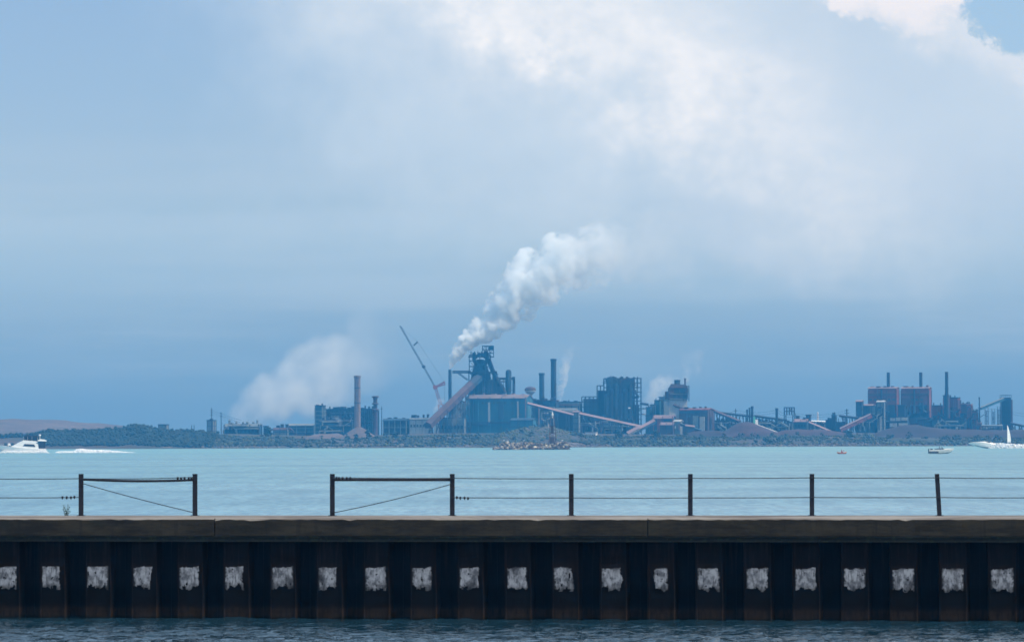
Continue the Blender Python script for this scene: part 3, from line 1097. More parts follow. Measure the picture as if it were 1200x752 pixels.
def lone_tree(px, ytop, D, r, label, group):
    top = at(px, ytop, D)
    base = Vector((top.x, D, land_z(top.x, D) - 0.5))
    t_ = thing('tree', label, 'tree', base, 0, group)
    h = top.z - base.z
    MB().tube(base, base + Vector((0, 0, h * 0.7)), 0.28, 0.12, 6).build('trunk', M_BARK, t_)
    rng = random.Random(int(px))
    cs, rs = [], []
    for k in range(60):
        a, b, c = rng.gauss(0, 0.45), rng.gauss(0, 0.45), rng.uniform(0.18, 0.97)
        w = math.sin(math.pi * min(1, c)) ** 0.6
        cs.append((base.x + a * r * w, base.y + b * r * w, base.z + h * c * 0.97)); rs.append(rng.uniform(0.16, 0.34) * r)
    o = clumps('crown', cs, rs, M_LEAF_DARK, int(px), 0.8, 0.4, parent=t_)


M_BARK = weathered('bark', (0.04, 0.035, 0.03), (0.07, 0.06, 0.05), 1.0)
for px, yt, D, r, lab in [(314.5, 499.5, 2402, 2.6, 'dark bushy tree between the steaming shed and the long low sheds'),
                          (431.5, 502.5, 2380, 2.0, 'small tree on the right slope of the gravel heap'),
                          (417, 507.5, 2340, 1.8, 'bush in front of the gravel heap'),
                          (463, 505.5, 2370, 2.4, 'round tree before the dark arched shed'),
                          (768, 504, 2372, 2.4, 'rounded tree before the pink roofed sheds'),
                          (995, 504.5, 2368, 2.2, 'tree beside the foot of the pink conveyor on the right'),
                          (726, 503.5, 2374, 2.0, 'pale green bush under the long pink conveyor'),
                          (871, 507.5, 2372, 2.0, 'bush at the foot of the big ore heap')]:
    lone_tree(px, yt, D, r, lab, 'single trees along the far shore')


# ---------------------------------------------------------------- the steelworks
GRID = math.radians(20)                              # the works are laid out about 20 degrees off the view
M_TEAL = weathered('teal_cladding', (0.030, 0.115, 0.175), (0.050, 0.155, 0.225), 0.10, 0.7, (1, 1, 0.2), c3=(0.10, 0.12, 0.13))
M_STEEL = weathered('haze_tinted_dark_steel', (0.012, 0.026, 0.048), (0.026, 0.042, 0.066), 0.2, 0.7, (1, 1, 0.3), c3=(0.045, 0.03, 0.035))  # extra blue in the tone stands in for part of the distance haze
M_NAVY = weathered('haze_tinted_blue_grey_steel', (0.018, 0.048, 0.085), (0.032, 0.070, 0.115), 0.2, 0.7, (1, 1, 0.3), c3=(0.06, 0.05, 0.05))  # blued as well, with some of the haze put into the colour
M_RED = weathered('red_dusted_cladding', (0.155, 0.050, 0.050), (0.22, 0.080, 0.074), 0.12, 0.85, (1, 1, 0.2), c3=(0.075, 0.04, 0.05))
M_BROWN = weathered('rusty_cladding', (0.062, 0.042, 0.048), (0.10, 0.062, 0.064), 0.15, 0.85, (1, 1, 0.25), c3=(0.045, 0.038, 0.05))
M_PINK = weathered('pink_dust_roof', (0.18, 0.13, 0.14), (0.27, 0.20, 0.215), 0.15, 0.9, (0.4, 1, 1), c3=(0.24, 0.15, 0.14))
M_DUSTY = weathered('dusty_roof', (0.13, 0.115, 0.125), (0.21, 0.175, 0.185), 0.15, 0.9, (0.4, 1, 1), c3=(0.24, 0.15, 0.15))
M_GREY = weathered('grey_cladding', (0.13, 0.16, 0.17), (0.20, 0.23, 0.24), 0.15, 0.8, (1, 1, 0.2), c3=(0.11, 0.10, 0.10))
M_PALE = weathered('pale_cladding', (0.30, 0.32, 0.32), (0.42, 0.43, 0.43), 0.15, 0.8, (1, 1, 0.2), c3=(0.24, 0.18, 0.17))
M_WHITE = weathered('white_sheeting', (0.62, 0.63, 0.62), (0.78, 0.78, 0.76), 0.3, 0.7)
M_BRICK = weathered('chimney_brick', (0.15, 0.115, 0.11), (0.21, 0.165, 0.155), 0.25, 0.9, (1, 1, 0.12), c3=(0.13, 0.10, 0.10))
M_GLASS = weathered('dusty_glass', (0.03, 0.05, 0.06), (0.06, 0.08, 0.09), 0.5, 0.35)
M_DOOR = weathered('dark_opening', (0.012, 0.014, 0.017), (0.022, 0.024, 0.027), 0.5, 0.9)
M_ORANGE = weathered('crane_paint', (0.20, 0.05, 0.045), (0.28, 0.09, 0.07), 0.5, 0.6)

MPP = lambda D: D / F_PX                              # metres per pixel at distance D


class Hall:
    """A building whose nearest corner is at pixel column xs; front face spans x0..xs, the right-hand end xs..x1."""
    def __init__(self, name, label, cat, x0, xs, x1, ytop, D, wall, roof=None, shape='flat', rise=0.0, depth=None, group=None, zb=None):
        self.D = D
        m = MPP(D)
        zb = Z0 - 1.0 if zb is None else zb
        c = at(xs, ytop, D)
        self.w = (xs - x0) * m / math.cos(GRID)
        self.d = max(3.0, (x1 - xs) * m / math.sin(GRID)) if depth is None else depth
        self.h = c.z - zb
        self.root = thing(name, label, cat, (c.x, D, zb), -GRID, group)
        self.m = m
        w, d, h = self.w, self.d, self.h
        roof = roof or wall
        rp = rise * m
        if shape == 'flat':
            MB().box(-w, 0, 0, d, 0, h - 0.5).build('wall', wall, self.root, local=True)
            MB().box(-w - 0.3, 0.3, -0.3, d + 0.3, h - 0.5, h).build('roof', roof, self.root, local=True)
        elif shape == 'gable':                        # ridge along the front
            he = h - rp
            MB().raw([(-w, 0, 0), (0, 0, 0), (0, d, 0), (-w, d, 0), (-w, 0, he), (0, 0, he), (0, d, he), (-w, d, he), (0, d / 2, h - 0.3), (-w, d / 2, h - 0.3)],
                     [(0, 1, 5, 4), (2, 3, 7, 6), (1, 2, 6, 8, 5), (3, 0, 4, 9, 7)]).build('wall', wall, self.root, local=True)
            o = 0.5
            MB().raw([(-w - o, -o, he), (o, -o, he), (o, d / 2, h), (-w - o, d / 2, h), (o, d + o, he), (-w - o, d + o, he),
                      (-w - o, -o, he - 0.35), (o, -o, he - 0.35), (o, d / 2, h - 0.35), (-w - o, d / 2, h - 0.35), (o, d + o, he - 0.35), (-w - o, d + o, he - 0.35)],
                     [(0, 1, 2, 3), (3, 2, 4, 5), (6, 9, 8, 7), (9, 11, 10, 8), (0, 6, 7, 1), (5, 4, 10, 11), (1, 7, 8, 2), (2, 8, 10, 4), (0, 3, 9, 6), (3, 5, 11, 9)]).build('roof', roof, self.root, local=True)
        elif shape == 'arch':                         # barrel roof, ridge along the front
            he = h - rp
            MB().box(-w, 0, 0, d, 0, he).build('wall', wall, self.root, local=True)
            pts = [(d / 2 - (d / 2 + 0.4) * math.cos(math.pi * k / 12), he + rp * math.sin(math.pi * k / 12)) for k in range(13)]
            MB().loft([[(x, y, z) for y, z in pts] for x in (-w - 0.4, 0.4)]).build('roof', roof, self.root, local=True)

    def child(self, stem_):
        return next(c for c in self.root.children if c.name.split('.')[0] == stem_)

    def part(self, name, mat, fn, label=None, under=None):
        mb = MB()
        fn(mb)
        o = mb.build(name, mat, self.child(under) if under else self.root, local=True)
        if label: o['label'] = label
        return o

    def X(self, px):
        """Local x on the front face under a pixel column."""
        x = (px - px_of(self.root.location.x, self.D)) * self.m / math.cos(GRID)
        return x

    def Z(self, py, px=None):
        px = px_of(self.root.location.x, self.D) if px is None else px
        return at(px, py, self.D).z - self.root.location.z

    def panel(self, name, mat, xa, xb, ya, yb, proud=0.15, y0=0.0):
        a, b = self.X(xa), self.X(xb)
        return self.part(name, mat, lambda mb: mb.box(a, b, y0 - proud, y0 - 0.004, self.Z(yb), self.Z(ya)))

    def pilasters(self, mat, step=6.0, wdt=0.4, proud=0.3, girts=3):
        """Columns and girts standing proud of the front and end walls."""
        def fn(mb):
            n_ = max(1, round(self.w / step))
            top = self.h * 0.93
            for i in range(n_ + 1):
                x = -self.w + self.w * i / n_
                mb.box(x - wdt / 2, x + wdt / 2, -proud, -0.004, 0, top)
            n_ = max(1, round(self.d / step))
            for i in range(n_ + 1):
                y = self.d * i / n_
                mb.box(0.004, proud, y - wdt / 2, y + wdt / 2, 0, top)
            for k in range(1, girts + 1):
                z = top * k / (girts + 1)
                mb.box(-self.w, 0, -proud * 0.7, -0.006, z - 0.15, z + 0.15)
                mb.box(0.006, proud * 0.7, 0, self.d, z - 0.15, z + 0.15)
        self.part('wall_frame', mat, fn, under='wall')

    def windows(self, rows, cols, mat=None, fill=0.6, hgt=1.6, seed=0, skip=0.1, zr=(0.2, 0.85)):
        rng = random.Random(seed)
        base = None
        for r in range(rows):
            z = self.h * (zr[0] + (zr[1] - zr[0]) * (r + 0.5) / rows)
            for c in range(cols):
                if rng.random() < skip: continue
                cw = self.w / cols
                x = -self.w + cw * (c + 0.5)
                if base is None:
                    mb = MB().box(-cw * fill / 2, cw * fill / 2, -0.12, -0.005, -hgt / 2, hgt / 2)
                    base = mb.build('window', mat or M_GLASS, self.child('wall'), local=True)
                    o = base
                else:
                    o = base.copy(); COL.objects.link(o); o.parent = base.parent
                o.location = (x, 0, z)

    def vents(self, n_, mat=None, seed=0, size=(1.2, 2.6), hgt=(0.6, 2.0)):
        rng = random.Random(seed)
        for i in range(n_):
            s, hh = rng.uniform(*size), rng.uniform(*hgt)
            x = -self.w * (i + rng.uniform(0.2, 0.8)) / n_
            y = self.d * rng.uniform(0.15, 0.7)
            if rng.random() < 0.5:
                self.part('roof_vent', mat or M_STEEL, lambda mb: mb.box(x - s / 2, x + s / 2, y, y + s, self.h - 0.02, self.h + hh), under='roof')
            else:
                self.part('roof_vent', mat or M_STEEL, lambda mb: mb.lathe((x, y, self.h - 0.02), [(s * 0.28, 0), (s * 0.28, hh), (s * 0.45, hh + 0.02), (s * 0.1, hh + 0.5)], 10), under='roof')

    def pipes(self, n_, mat, seed=0, zr=(0.1, 1.0), r=(0.25, 0.6)):
        """Runs of pipe and ducting on the front: verticals with bends and long horizontals."""
        rng = random.Random(seed)
        for i in range(n_):
            rr = rng.uniform(*r)
            y = -0.35 - rr - rng.uniform(0, 1.6)
            if rng.random() < 0.6:
                x = -self.w * rng.random()
                z1 = self.h * rng.uniform(0.55, zr[1]); x2 = x + rng.uniform(-6, 6); z0 = self.h * rng.uniform(zr[0], 0.3)
                zm = (z0 + z1) / 2
                self.part('pipe', mat, lambda mb: mb.path([(x, y, z0), (x, y, zm), (x2, y, zm + abs(x2 - x) * 0.6), (x2, y, z1)], rr, 8))
            else:
                z = self.h * rng.uniform(zr[0], zr[1] * 0.9)
                a = -self.w * rng.uniform(0.5, 1.0); b = -self.w * rng.uniform(0.0, 0.45)
                self.part('pipe', mat, lambda mb: mb.path([(a, y, z - 2), (a, y, z), (b, y, z), (b, 0, z)], rr, 8))

    def steelwork(self, mat, nx, nz, seed=0, over=0.0, out=3.0, r=0.2, diag=0.35):
        """Walkways and frames standing in front of the wall."""
        rng = random.Random(seed)
        self.part('steel_frame', mat, lambda mb: mb.frame(-self.w, 0, -out, -0.3, 0, self.h + over, nx, nz, r, diag, rng))


def stack(name, label, px, ytop, D, r, mat, r_base=None, ybase=None, rings=3, cap=True, group=None, cat='chimney', dy=0.0):
    """Round stack: shaft, lip and bands."""
    p = at(px, ytop, D)
    zb = Z0 - 1 if ybase is None else at(px, ybase, D).z
    t = thing(name, label, cat, (p.x, D, zb), 0, group)
    h = p.z - zb
    rb = r_base or r * 1.12
    n = 20
    prof = [(rb + (r - rb) * k / 8, h * k / 8) for k in range(9)]
    MB().lathe((0, 0, 0), prof, n).build('shaft', mat, t, smooth=False, local=True)
    if cap:
        MB().lathe((0, 0, 0), [(r + 0.01, h - 1.4), (r * 1.14 + 0.05, h - 1.1), (r * 1.14 + 0.05, h - 0.1), (r * 0.9, h + 0.05)], n).build('rim', mat, t, local=True)
    for k in range(rings):
        z = h * (0.35 + 0.5 * (k + 0.5) / rings)
        rr = rb + (r - rb) * z / h
        MB().lathe((0, 0, 0), [(rr + 0.02, z), (rr + 0.16, z + 0.05), (rr + 0.16, z + 0.4), (rr + 0.02, z + 0.45)], n).build('band', M_STEEL if k % 2 else mat, t, local=True)
    # ladder up the side
    def lad(mb):
        for s in (-0.25, 0.25):
            mb.bar((s + rb * 0.3, -rb - 0.05, 2), (s + r * 0.3, -r - 0.15, h - 0.5), 0.04)
        for k in range(int(h / 1.5)):
            z = 2 + k * 1.5
            if z > h - 1: break
            rr = rb + (r - rb) * z / h
            mb.bar((-0.25 + rr * 0.3, -rr - 0.1, z), (0.25 + rr * 0.3, -rr - 0.1, z), 0.03)
    mb = MB(); lad(mb); mb.build('ladder', M_STEEL, t, local=True)
    return t


def mast(label, px, ytop, D, r=0.35, arms=(), group='slim masts among the works', mat=None, cat='mast'):
    p = at(px, ytop, D)
    zb = Z0 - 1
    t = thing('mast', label, cat, (p.x, D, zb), 0, group)
    h = p.z - zb
    MB().tube((0, 0, 0), (0, 0, h), r * 1.25, r * 0.7, 8).build('pole', mat or M_STEEL, t, local=True)
    for k, (f, w) in enumerate(arms):
        MB().box(-w, w, -0.12, 0.12, h * f, h * f + 0.3).build('cross_arm', mat or M_STEEL, t, local=True)
    return t


def conveyor(name, label, a, b, Da, Db, thick, mat_side, mat_roof, legs=4, roof_frac=0.45, width=3.2, group=None, leg_mat=None, trestle=True, r=0.16):
    """Covered conveyor gallery from pixel a to pixel b (centre line), thickness in pixels, with pitched roof and trestles."""
    P, Q = at(a[0], a[1], Da), at(b[0], b[1], Db)
    th = thick * MPP((Da + Db) / 2)
    t = thing(name, label, 'conveyor', (P.x, P.y, Z0 - 1))
    d = (Q - P).normalized()
    s = Vector((0, 0, 1)).cross(d).normalized()        # to one side, level
    if s.y > 0: s = -s                                 # towards the viewer
    up = s.cross(d).normalized()
    if up.z < 0: up = -up
    w = width / 2
    hb, ht = -th / 2, th / 2 - th * roof_frac
    R = lambda o: [o + s * w + up * hb, o + s * w + up * ht, o - s * w + up * ht, o - s * w + up * hb]
    n_ = 10
    MB().loft([R(P.lerp(Q, k / n_)) for k in range(n_ + 1)]).build('gallery', mat_side, t)
    e = 0.25
    R2 = lambda o: [o + s * (w + e) + up * (ht + 0.01), o + s * (w + e) + up * (ht + 0.12), o + up * (th / 2), o - s * (w + e) + up * (ht + 0.12), o - s * (w + e) + up * (ht + 0.01)]
    MB().loft([R2(P.lerp(Q, k / n_)) for k in range(n_ + 1)]).build('roof', mat_roof, t)
    L = (Q - P).length
    # window strips along the gallery
    nb = max(2, int(L / 6))
    mb = MB()
    for k in range(nb):
        o = P.lerp(Q, (k + 0.5) / nb)
        q = [o + s * (w + 0.03) + d * x + up * z for x, z in ((-0.12, hb), (0.12, hb), (0.12, ht), (-0.12, ht))]
        q2 = [v + s * 0.12 for v in q]
        mb.raw(q + q2, [(0, 3, 2, 1), (4, 5, 6, 7), (0, 1, 5, 4), (1, 2, 6, 5), (2, 3, 7, 6), (3, 0, 4, 7)])
    mb.build('gallery_rib', leg_mat or M_STEEL, t)
    if trestle:
        for k in range(legs):
            o = P.lerp(Q, (k + 0.5) / legs)
            ztop = (o + up * hb).z
            if ztop < Z0 + 1: continue
            mb = MB()
            nz = max(1, int((ztop - Z0) / 7))
            spread = 1.0 + (ztop - Z0) * 0.04
            for sy in (-1, 1):
                for sx in (-1, 1):
                    mb.bar((o.x + sx * spread, o.y + sy * w * 1.1, Z0 - 1), (o.x + sx * 0.6, o.y + sy * w * 0.9, ztop), r)
                for j in range(nz):
                    za, zb = Z0 + (ztop - Z0) * j / nz, Z0 + (ztop - Z0) * (j + 1) / nz
                    mb.bar((o.x - spread, o.y + sy * w, za), (o.x + spread, o.y + sy * w, zb), r * 0.6)
                    mb.bar((o.x + spread, o.y + sy * w, za), (o.x - spread, o.y + sy * w, zb), r * 0.6)
                    mb.bar((o.x - spread, o.y + sy * w, zb), (o.x + spread, o.y + sy * w, zb), r * 0.7)
            mb.build('trestle', leg_mat or M_STEEL, t)
    return t


# ---- left of the works
h = Hall('hilltop_block', 'small pale blue-grey block on the crest of the wooded hill', 'building', 185.5, 194.5, 197, 496.8, 2520, M_GREY, M_NAVY)
h.windows(1, 3, hgt=1.2); h.pilasters(M_NAVY, 2.5, 0.25, 0.2, 1)
h = Hall('pump_house', 'narrow blue-grey pump house at the foot of the left pair of masts', 'building', 242.5, 249, 252.5, 491.8, 2480, M_GREY, M_NAVY)
h.pilasters(M_NAVY, 2.5, 0.25, 0.25, 2); h.vents(1, seed=4)
for i, (px, yt, lab, arms) in enumerate([(224.5, 498.0, 'left of two tiny thin poles on the hill crest', ()), (227.5, 497.5, 'right of two tiny thin poles on the hill crest', ()),
        (248, 477.5, 'tall thin mast rising behind the narrow pump house', ((0.9, 0.8), (0.82, 0.8), (0.72, 0.9))), (259.2, 482.5, 'shorter thin mast right of the narrow pump house', ((0.92, 0.7), (0.8, 0.8))),
        (447.2, 476, 'thin mast just right of the flanged brick stack', ((0.9, 0.6),)), (862, 478.5, 'thin lone mast left of the trio of stacks', ((0.9, 0.9),)),
        (992.3, 479, 'thick-headed mast left of the pink-capped tower', ((0.82, 1.4), (0.93, 1.2))), (995.8, 487, 'short post by the pink conveyor head', ()),
        (1147.6, 465, 'tall dark mast between the red works and the open frames', ((0.95, 0.5), (0.7, 0.9))), (932.5, 484, 'slim mast right of the lattice gantry', ())]):
    mast(lab, px, yt, 2470 + i, 0.5 if px in (992.3, 1147.6) else 0.28, arms)
h = Hall('quench_shed', 'long low shed with pale louvred roof below the broad drifting steam', 'building', 262, 303, 306, 496.0, 2470, M_NAVY, M_GREY, 'gable', 3.4)
h.pilasters(M_STEEL, 5, 0.5, 0.4, 1); h.pipes(5, M_GREY, 3); h.vents(7, M_GREY, 5)
h.windows(1, 9, hgt=1.8, mat=M_DOOR, zr=(0.25, 0.6))
h = Hall('low_shed', 'small dark tower block just left of the long low sheds', 'building', 309, 312, 313, 498.5, 2490, M_NAVY)
h.pilasters(M_STEEL, 2, 0.2, 0.2, 1)
h = Hall('low_shed', 'low pale shed cluster left of the long grey-blue shed', 'building', 320, 336, 338, 500.8, 2460, M_GREY, M_BROWN, 'gable', 2.5)
h.pilasters(M_NAVY, 4, 0.3, 0.3, 1); h.vents(3, seed=8)
h = Hall('low_shed', 'long grey-blue shed abutting the tall coke works block', 'building', 337, 368, 371, 496.2, 2490, M_NAVY, M_GREY, 'gable', 2.0)
h.pilasters(M_GREY, 5, 0.4, 0.3, 2); h.windows(2, 8, hgt=1.2, seed=4); h.pipes(4, M_BROWN, 9)

# ---- coke works
h = Hall('coke_tower', 'tall square block at the left end of the coke works', 'building', 369, 377.5, 381, 474.5, 2480, M_NAVY, M_STEEL)
h.pilasters(M_GREY, 3, 0.35, 0.3, 6); h.windows(5, 3, hgt=1.5, seed=1); h.vents(2, seed=3, hgt=(0.3, 0.8))
h = Hall('coke_battery', 'long dark coke works building behind the two brick chimneys', 'building', 381, 439, 443, 478.8, 2500, M_STEEL, M_NAVY)
h.pilasters(M_NAVY, 6, 0.5, 0.5, 4); h.pipes(16, M_NAVY, 21, r=(0.3, 0.9)); h.pipes(6, M_BROWN, 25); h.steelwork(M_STEEL, 12, 5, 7, 0.0, 4.0); h.vents(12, seed=6, hgt=(0.5, 1.8))
h.windows(3, 14, hgt=1.4, seed=5, skip=0.3)
h.panel('duct', M_GREY, 388, 396, 489, 492, 1.2); h.panel('duct', M_GREY, 396, 398.5, 489, 500, 1.0)
h = Hall('coke_battery', 'lower front shed of the coke works among pipes', 'building', 374, 412, 414, 491.5, 2462, M_NAVY, M_STEEL, 'gable', 2.0)
h.pilasters(M_STEEL, 5, 0.4, 0.3, 1); h.pipes(6, M_GREY, 5); h.vents(5, seed=16)
stack('brick_chimney', 'tallest pale brick chimney standing before the coke works', 418.8, 440, 2445, 1.75, M_BRICK, 1.85, rings=4)
t = stack('brick_chimney', 'shorter flanged red-brown chimney at the right end of the coke works', 439.8, 464.5, 2450, 1.15, M_BROWN, 1.35, rings=2)
hh = at(439.8, 464.5, 2450).z - (Z0 - 1)
for z in (hh - 0.6, hh - 4.6, hh - 8.0):
    MB().lathe((0, 0, z), [(1.2, 0), (2.1, 0.25), (2.1, 0.75), (1.2, 1.0)], 14).build('flange', M_BROWN, t, local=True)
h = Hall('arched_shed', 'dark barrel-roofed shed right of the coke works', 'building', 449, 476, 479, 490.0, 2470, M_STEEL, M_NAVY, 'arch', 3.0)
h.pilasters(M_GREY, 4, 0.4, 0.3, 1); h.windows(1, 7, hgt=2.2, seed=3, skip=0); h.vents(3, seed=4, hgt=(0.3, 0.8))
h = Hall('pale_shed', 'pale grey shed at the foot of the great inclined conveyor', 'building', 480, 502, 506, 489.0, 2466, M_PALE, M_GREY, 'gable', 2.0)
h.pilasters(M_GREY, 4, 0.3, 0.3, 1); h.vents(4, M_STEEL, 2, hgt=(0.8, 1.6)); h.windows(1, 6, hgt=1.5)


# ---- crane
def build_crane():
    D = 2600
    base = at(516, 499, D)
    t = thing('crane', 'tall thin lattice boom crane leaning left behind the great conveyor', 'crane', (base.x, D, Z0 - 1))
    foot, knee, tip = at(516.5, 474, D), at(510, 453.5, D), at(469, 382, D)
    MB().truss((base.x + 2, D, Z0), foot, 3.0, 3.0, 4, 0.30).build('tower', M_ORANGE, t)
    MB().truss(foot, knee, 1.5, 1.5, 8, 0.14).build('lower_boom', M_ORANGE, t)
    MB().truss(knee, tip, 0.85, 0.85, 40, 0.11).build('boom', M_STEEL, t)
    a, b = at(521, 447.5, D), at(521.5, 450.5, D)
    mb = MB(); mb.truss(knee, a, 0.8, 0.8, 6, 0.18); mb.truss(knee, b, 0.5, 0.5, 6, 0.12); mb.bar(a, b, 0.25)
    mb.build('back_strut', M_ORANGE, t)
    m = at(485, 404.5, D); n_ = at(489.5, 400.5, D)
    MB().truss(m, n_, 0.6, 0.6, 3, 0.16).build('guide_strut', M_STEEL, t)
    mb = MB(); mb.path([tip, n_, a], 0.07, 4); mb.path([a, at(521, 474, D)], 0.07, 4)
    mb.build('stay_cable', M_STEEL, t)
    MB().box(knee.x - 1.3, knee.x + 1.3, D - 1.3, D + 1.3, knee.z - 1.2, knee.z + 1.2).build('pivot_block', M_ORANGE, t)
    k = at(505, 439, D)
    MB().lathe(at(496.5, 429.5, D) - Vector((0, 0, 1.0)), [(0.3, 0), (1.1, 0.5), (1.1, 1.5), (0.3, 2.0)], 8).build('sheave', M_STEEL, t)


build_crane()

# ---- great inclined conveyor and blast furnace
conveyor('inclined_conveyor', 'upper dark length of the great conveyor entering the blast furnace tower', (550, 451.5), (560, 442), 2472, 2482, 7.0, M_NAVY, M_STEEL, legs=0, roof_frac=0.35, width=5.0, trestle=False)
conveyor('inclined_conveyor', 'great dusty red inclined conveyor rising towards the blast furnace', (501, 498), (551.5, 450), 2440, 2470, 8.5, M_BROWN, M_BROWN, legs=6, roof_frac=0.35, width=5.0, r=0.3)
stack('dark_stack', 'dark slim stack pouring the dense white plume', 527.3, 433, 2480, 0.95, M_NAVY, 1.05, rings=4, cap=False)


def build_furnace():
    D = 2500
    c = at(563, 500, D)
    t = thing('blast_furnace', 'tall blast furnace in a tower of dark steel frames and pipes', 'blast furnace', (c.x, D, Z0 - 1))
    A = lambda px, py, dy=0.0: at(px, py, D + dy)
    rng = random.Random(9)
    # shell of the furnace
    z = lambda py: at(563, py, D).z
    m = MPP(D)
    MB().lathe((c.x, D, 0), [(7.0, Z0), (7.0, z(470)), (6.6, z(452)), (5.2, z(440)), (4.4, z(432)), (2.6, z(426)), (2.2, z(421))], 20).build('furnace_shell', M_STEEL, t)
    # cast house and lower tower
    x = lambda px: at(px, 450, D).x
    MB().box(x(550), x(577.5), D - 6, D + 8, Z0 - 1, z(445)).build('cast_house', M_NAVY, t)
    MB().box(x(552.5), x(575), D - 5, D + 6, z(445) + 0.01, z(436.5)).build('cast_house_upper', M_STEEL, t)
    MB().prism([(x(555), z(436.4)), (x(573.5), z(436.4)), (x(570.5), z(428)), (x(558), z(428))], D - 4, D + 4).build('hopper_house', M_STEEL, t)
    MB().frame(x(549.5), x(577.5), D - 8, D + 8, Z0, z(436), 5, 6, 0.26, 0.55, rng).build('tower_frame', M_STEEL, t)
    MB().frame(x(550), x(575), D - 6, D + 6, z(436), z(416), 4, 3, 0.22, 0.45, rng).build('upper_frame', M_STEEL, t)
    MB().frame(x(565.5), x(578.5), D - 4, D + 4, z(418), z(405.5), 3, 3, 0.22, 0.6, rng).build('head_frame', M_STEEL, t)
    MB().box(x(567), x(572), D - 3, D + 3, z(417), z(411)).build('hoist_house', M_STEEL, t)
    MB().box(x(572.5), x(578.8), D - 3.5, D + 3.5, z(409.5), z(405.8)).build('sheave_house', M_STEEL, t)
    MB().box(x(549), x(579), D - 7, D + 7, z(418.6), z(417.6)).build('top_platform', M_STEEL, t)
    MB().box(x(551), x(577), D - 7, D + 7, z(437.2), z(436.2)).build('platform', M_STEEL, t)
    # gas uptakes, bleeder valves, downcomer
    for px0, px1 in ((558, 555.5), (568.5, 571)):
        MB().path([A(px0, 433, -4), A(px0, 427, -4), A(px1, 422, -4), A(px1, 413, -4)], 1.05, 10).build('gas_uptake', M_STEEL, t)
    MB().path([A(555.5, 420, -2), A(563, 414, -2), A(571, 420, -2)], 1.0, 10).build('crossover_pipe', M_STEEL, t)
    for px in (552, 556, 560, 564):
        MB().tube(A(px, 418), A(px, 411.5), 0.35, 0.25, 6).build('bleeder_pipe', M_STEEL, t)
    MB().path([A(572, 420, -3), A(578, 436, -3), A(592, 461, -3)], 1.35, 10).build('downcomer', M_STEEL, t)
    # gantry arm reaching left
    MB().truss(A(530.5, 435.8), A(551, 435.8), 1.6, 1.3, 9, 0.2).build('gantry_arm', M_STEEL, t)
    MB().truss(A(537, 437), A(548, 445), 0.8, 0.8, 5, 0.14).build('arm_brace', M_STEEL, t)
    MB().box(x(531), x(551), D - 1, D + 1, z(435.6), z(435.0)).build('walkway', M_STEEL, t)
    # right shoulder
    MB().prism([(x(577), Z0), (x(592), Z0), (x(590), z(458)), (x(584), z(446)), (x(577), z(440))], D + 1, D + 6).build('skip_house', M_STEEL, t)
    MB().box(x(577.5), x(582.5), D - 4, D + 4, z(439), z(434.8)).build('valve_house', M_STEEL, t)
    MB().box(x(582.5), x(584), D - 3, D + 3, z(439), z(438)).build('platform', M_STEEL, t)
    MB().frame(x(578), x(590), D - 4, D + 4, Z0, z(443), 3, 6, 0.2, 0.75, rng).build('side_frame', M_STEEL, t)
    MB().path([A(583, 443.5), A(603, 443.5)], 0.7, 8).build('gas_main', M_STEEL, t)
    MB().path([A(583, 447), A(594, 447)], 0.35, 6).build('pipe', M_STEEL, t)
    MB().lathe((x(596), D, 0), [(1.3, Z0), (1.3, z(461)), (1.7, z(458)), (1.7, z(436)), (1.4, z(434.2)), (0.8, z(433.2))], 16).build('dust_catcher', M_NAVY, t)
    MB().lathe((x(602), D, 0), [(0.75, Z0), (0.75, z(442.5)), (0.9, z(442.3)), (0.9, z(441.5))], 10).build('vent_column', M_STEEL, t)
    MB().frame(x(592), x(603.5), D + 3.5, D + 6, Z0, z(444), 2, 5, 0.16, 0.6, rng).build('catcher_frame', M_STEEL, t)
    for i in range(10):
        xx = rng.uniform(x(551), x(576)); z0_ = rng.uniform(z(470), z(448)); z1 = z0_ + rng.uniform(4, 12)
        MB().path([(xx, D - 7.5, z0_), (xx, D - 7.5, z1), (xx + rng.uniform(-3, 3), D - 7.5, z1 + 1.5)], rng.uniform(0.25, 0.6), 8).build('pipe', M_NAVY if i % 2 else M_STEEL, t)


build_furnace()

# ---- the big blue hall and what stands round it
h = Hall('casting_hall', 'big teal blue hall with a pink dusted roof in front of the blast furnace', 'building', 546, 616, 624, 461.8, 2462, M_TEAL, M_DUSTY, 'gable', 4.4)
h.pilasters(M_TEAL, 7, 0.5, 0.3, 3)
for a, b, yt, yb, mt in ((571.8, 574, 471, 494, M_PALE), (606, 607.3, 470, 495, M_PALE), (546.5, 571.5, 494, 498, M_NAVY), (574, 616, 493.6, 496, M_NAVY), (584, 590, 470, 491, M_NAVY), (553, 554, 468, 496, M_NAVY), (615.2, 616.2, 466, 496, M_PINK)):
    h.panel('wall_panel', mt, a, b, yt, yb, 0.45)
h.windows(1, 16, hgt=1.1, seed=2, zr=(0.72, 0.86), skip=0.3)
h.part('end_wall_trim', M_TEAL, lambda mb: mb.box(0.31, 0.45, h.d * 0.12, h.d * 0.9, 0.5, h.h * 0.80), None)
h.vents(6, M_PINK, 4, hgt=(0.2, 0.6))
h = Hall('annex', 'low blue annex at the right foot of the big teal hall', 'building', 598, 624, 629, 489.5, 2440, M_TEAL, M_NAVY, 'gable', 2.5)
h.pilasters(M_NAVY, 5, 0.3, 0.25, 1)
h = Hall('stained_hall', 'pale stained hall front behind the conveyor trestles', 'building', 527, 546, 550, 470, 2500, M_GREY, M_NAVY, 'gable', 3)
h.pilasters(M_STEEL, 3.2, 0.4, 0.4, 4); h.pipes(7, M_PALE, 11); h.steelwork(M_STEEL, 6, 4, 3, 0, 4)
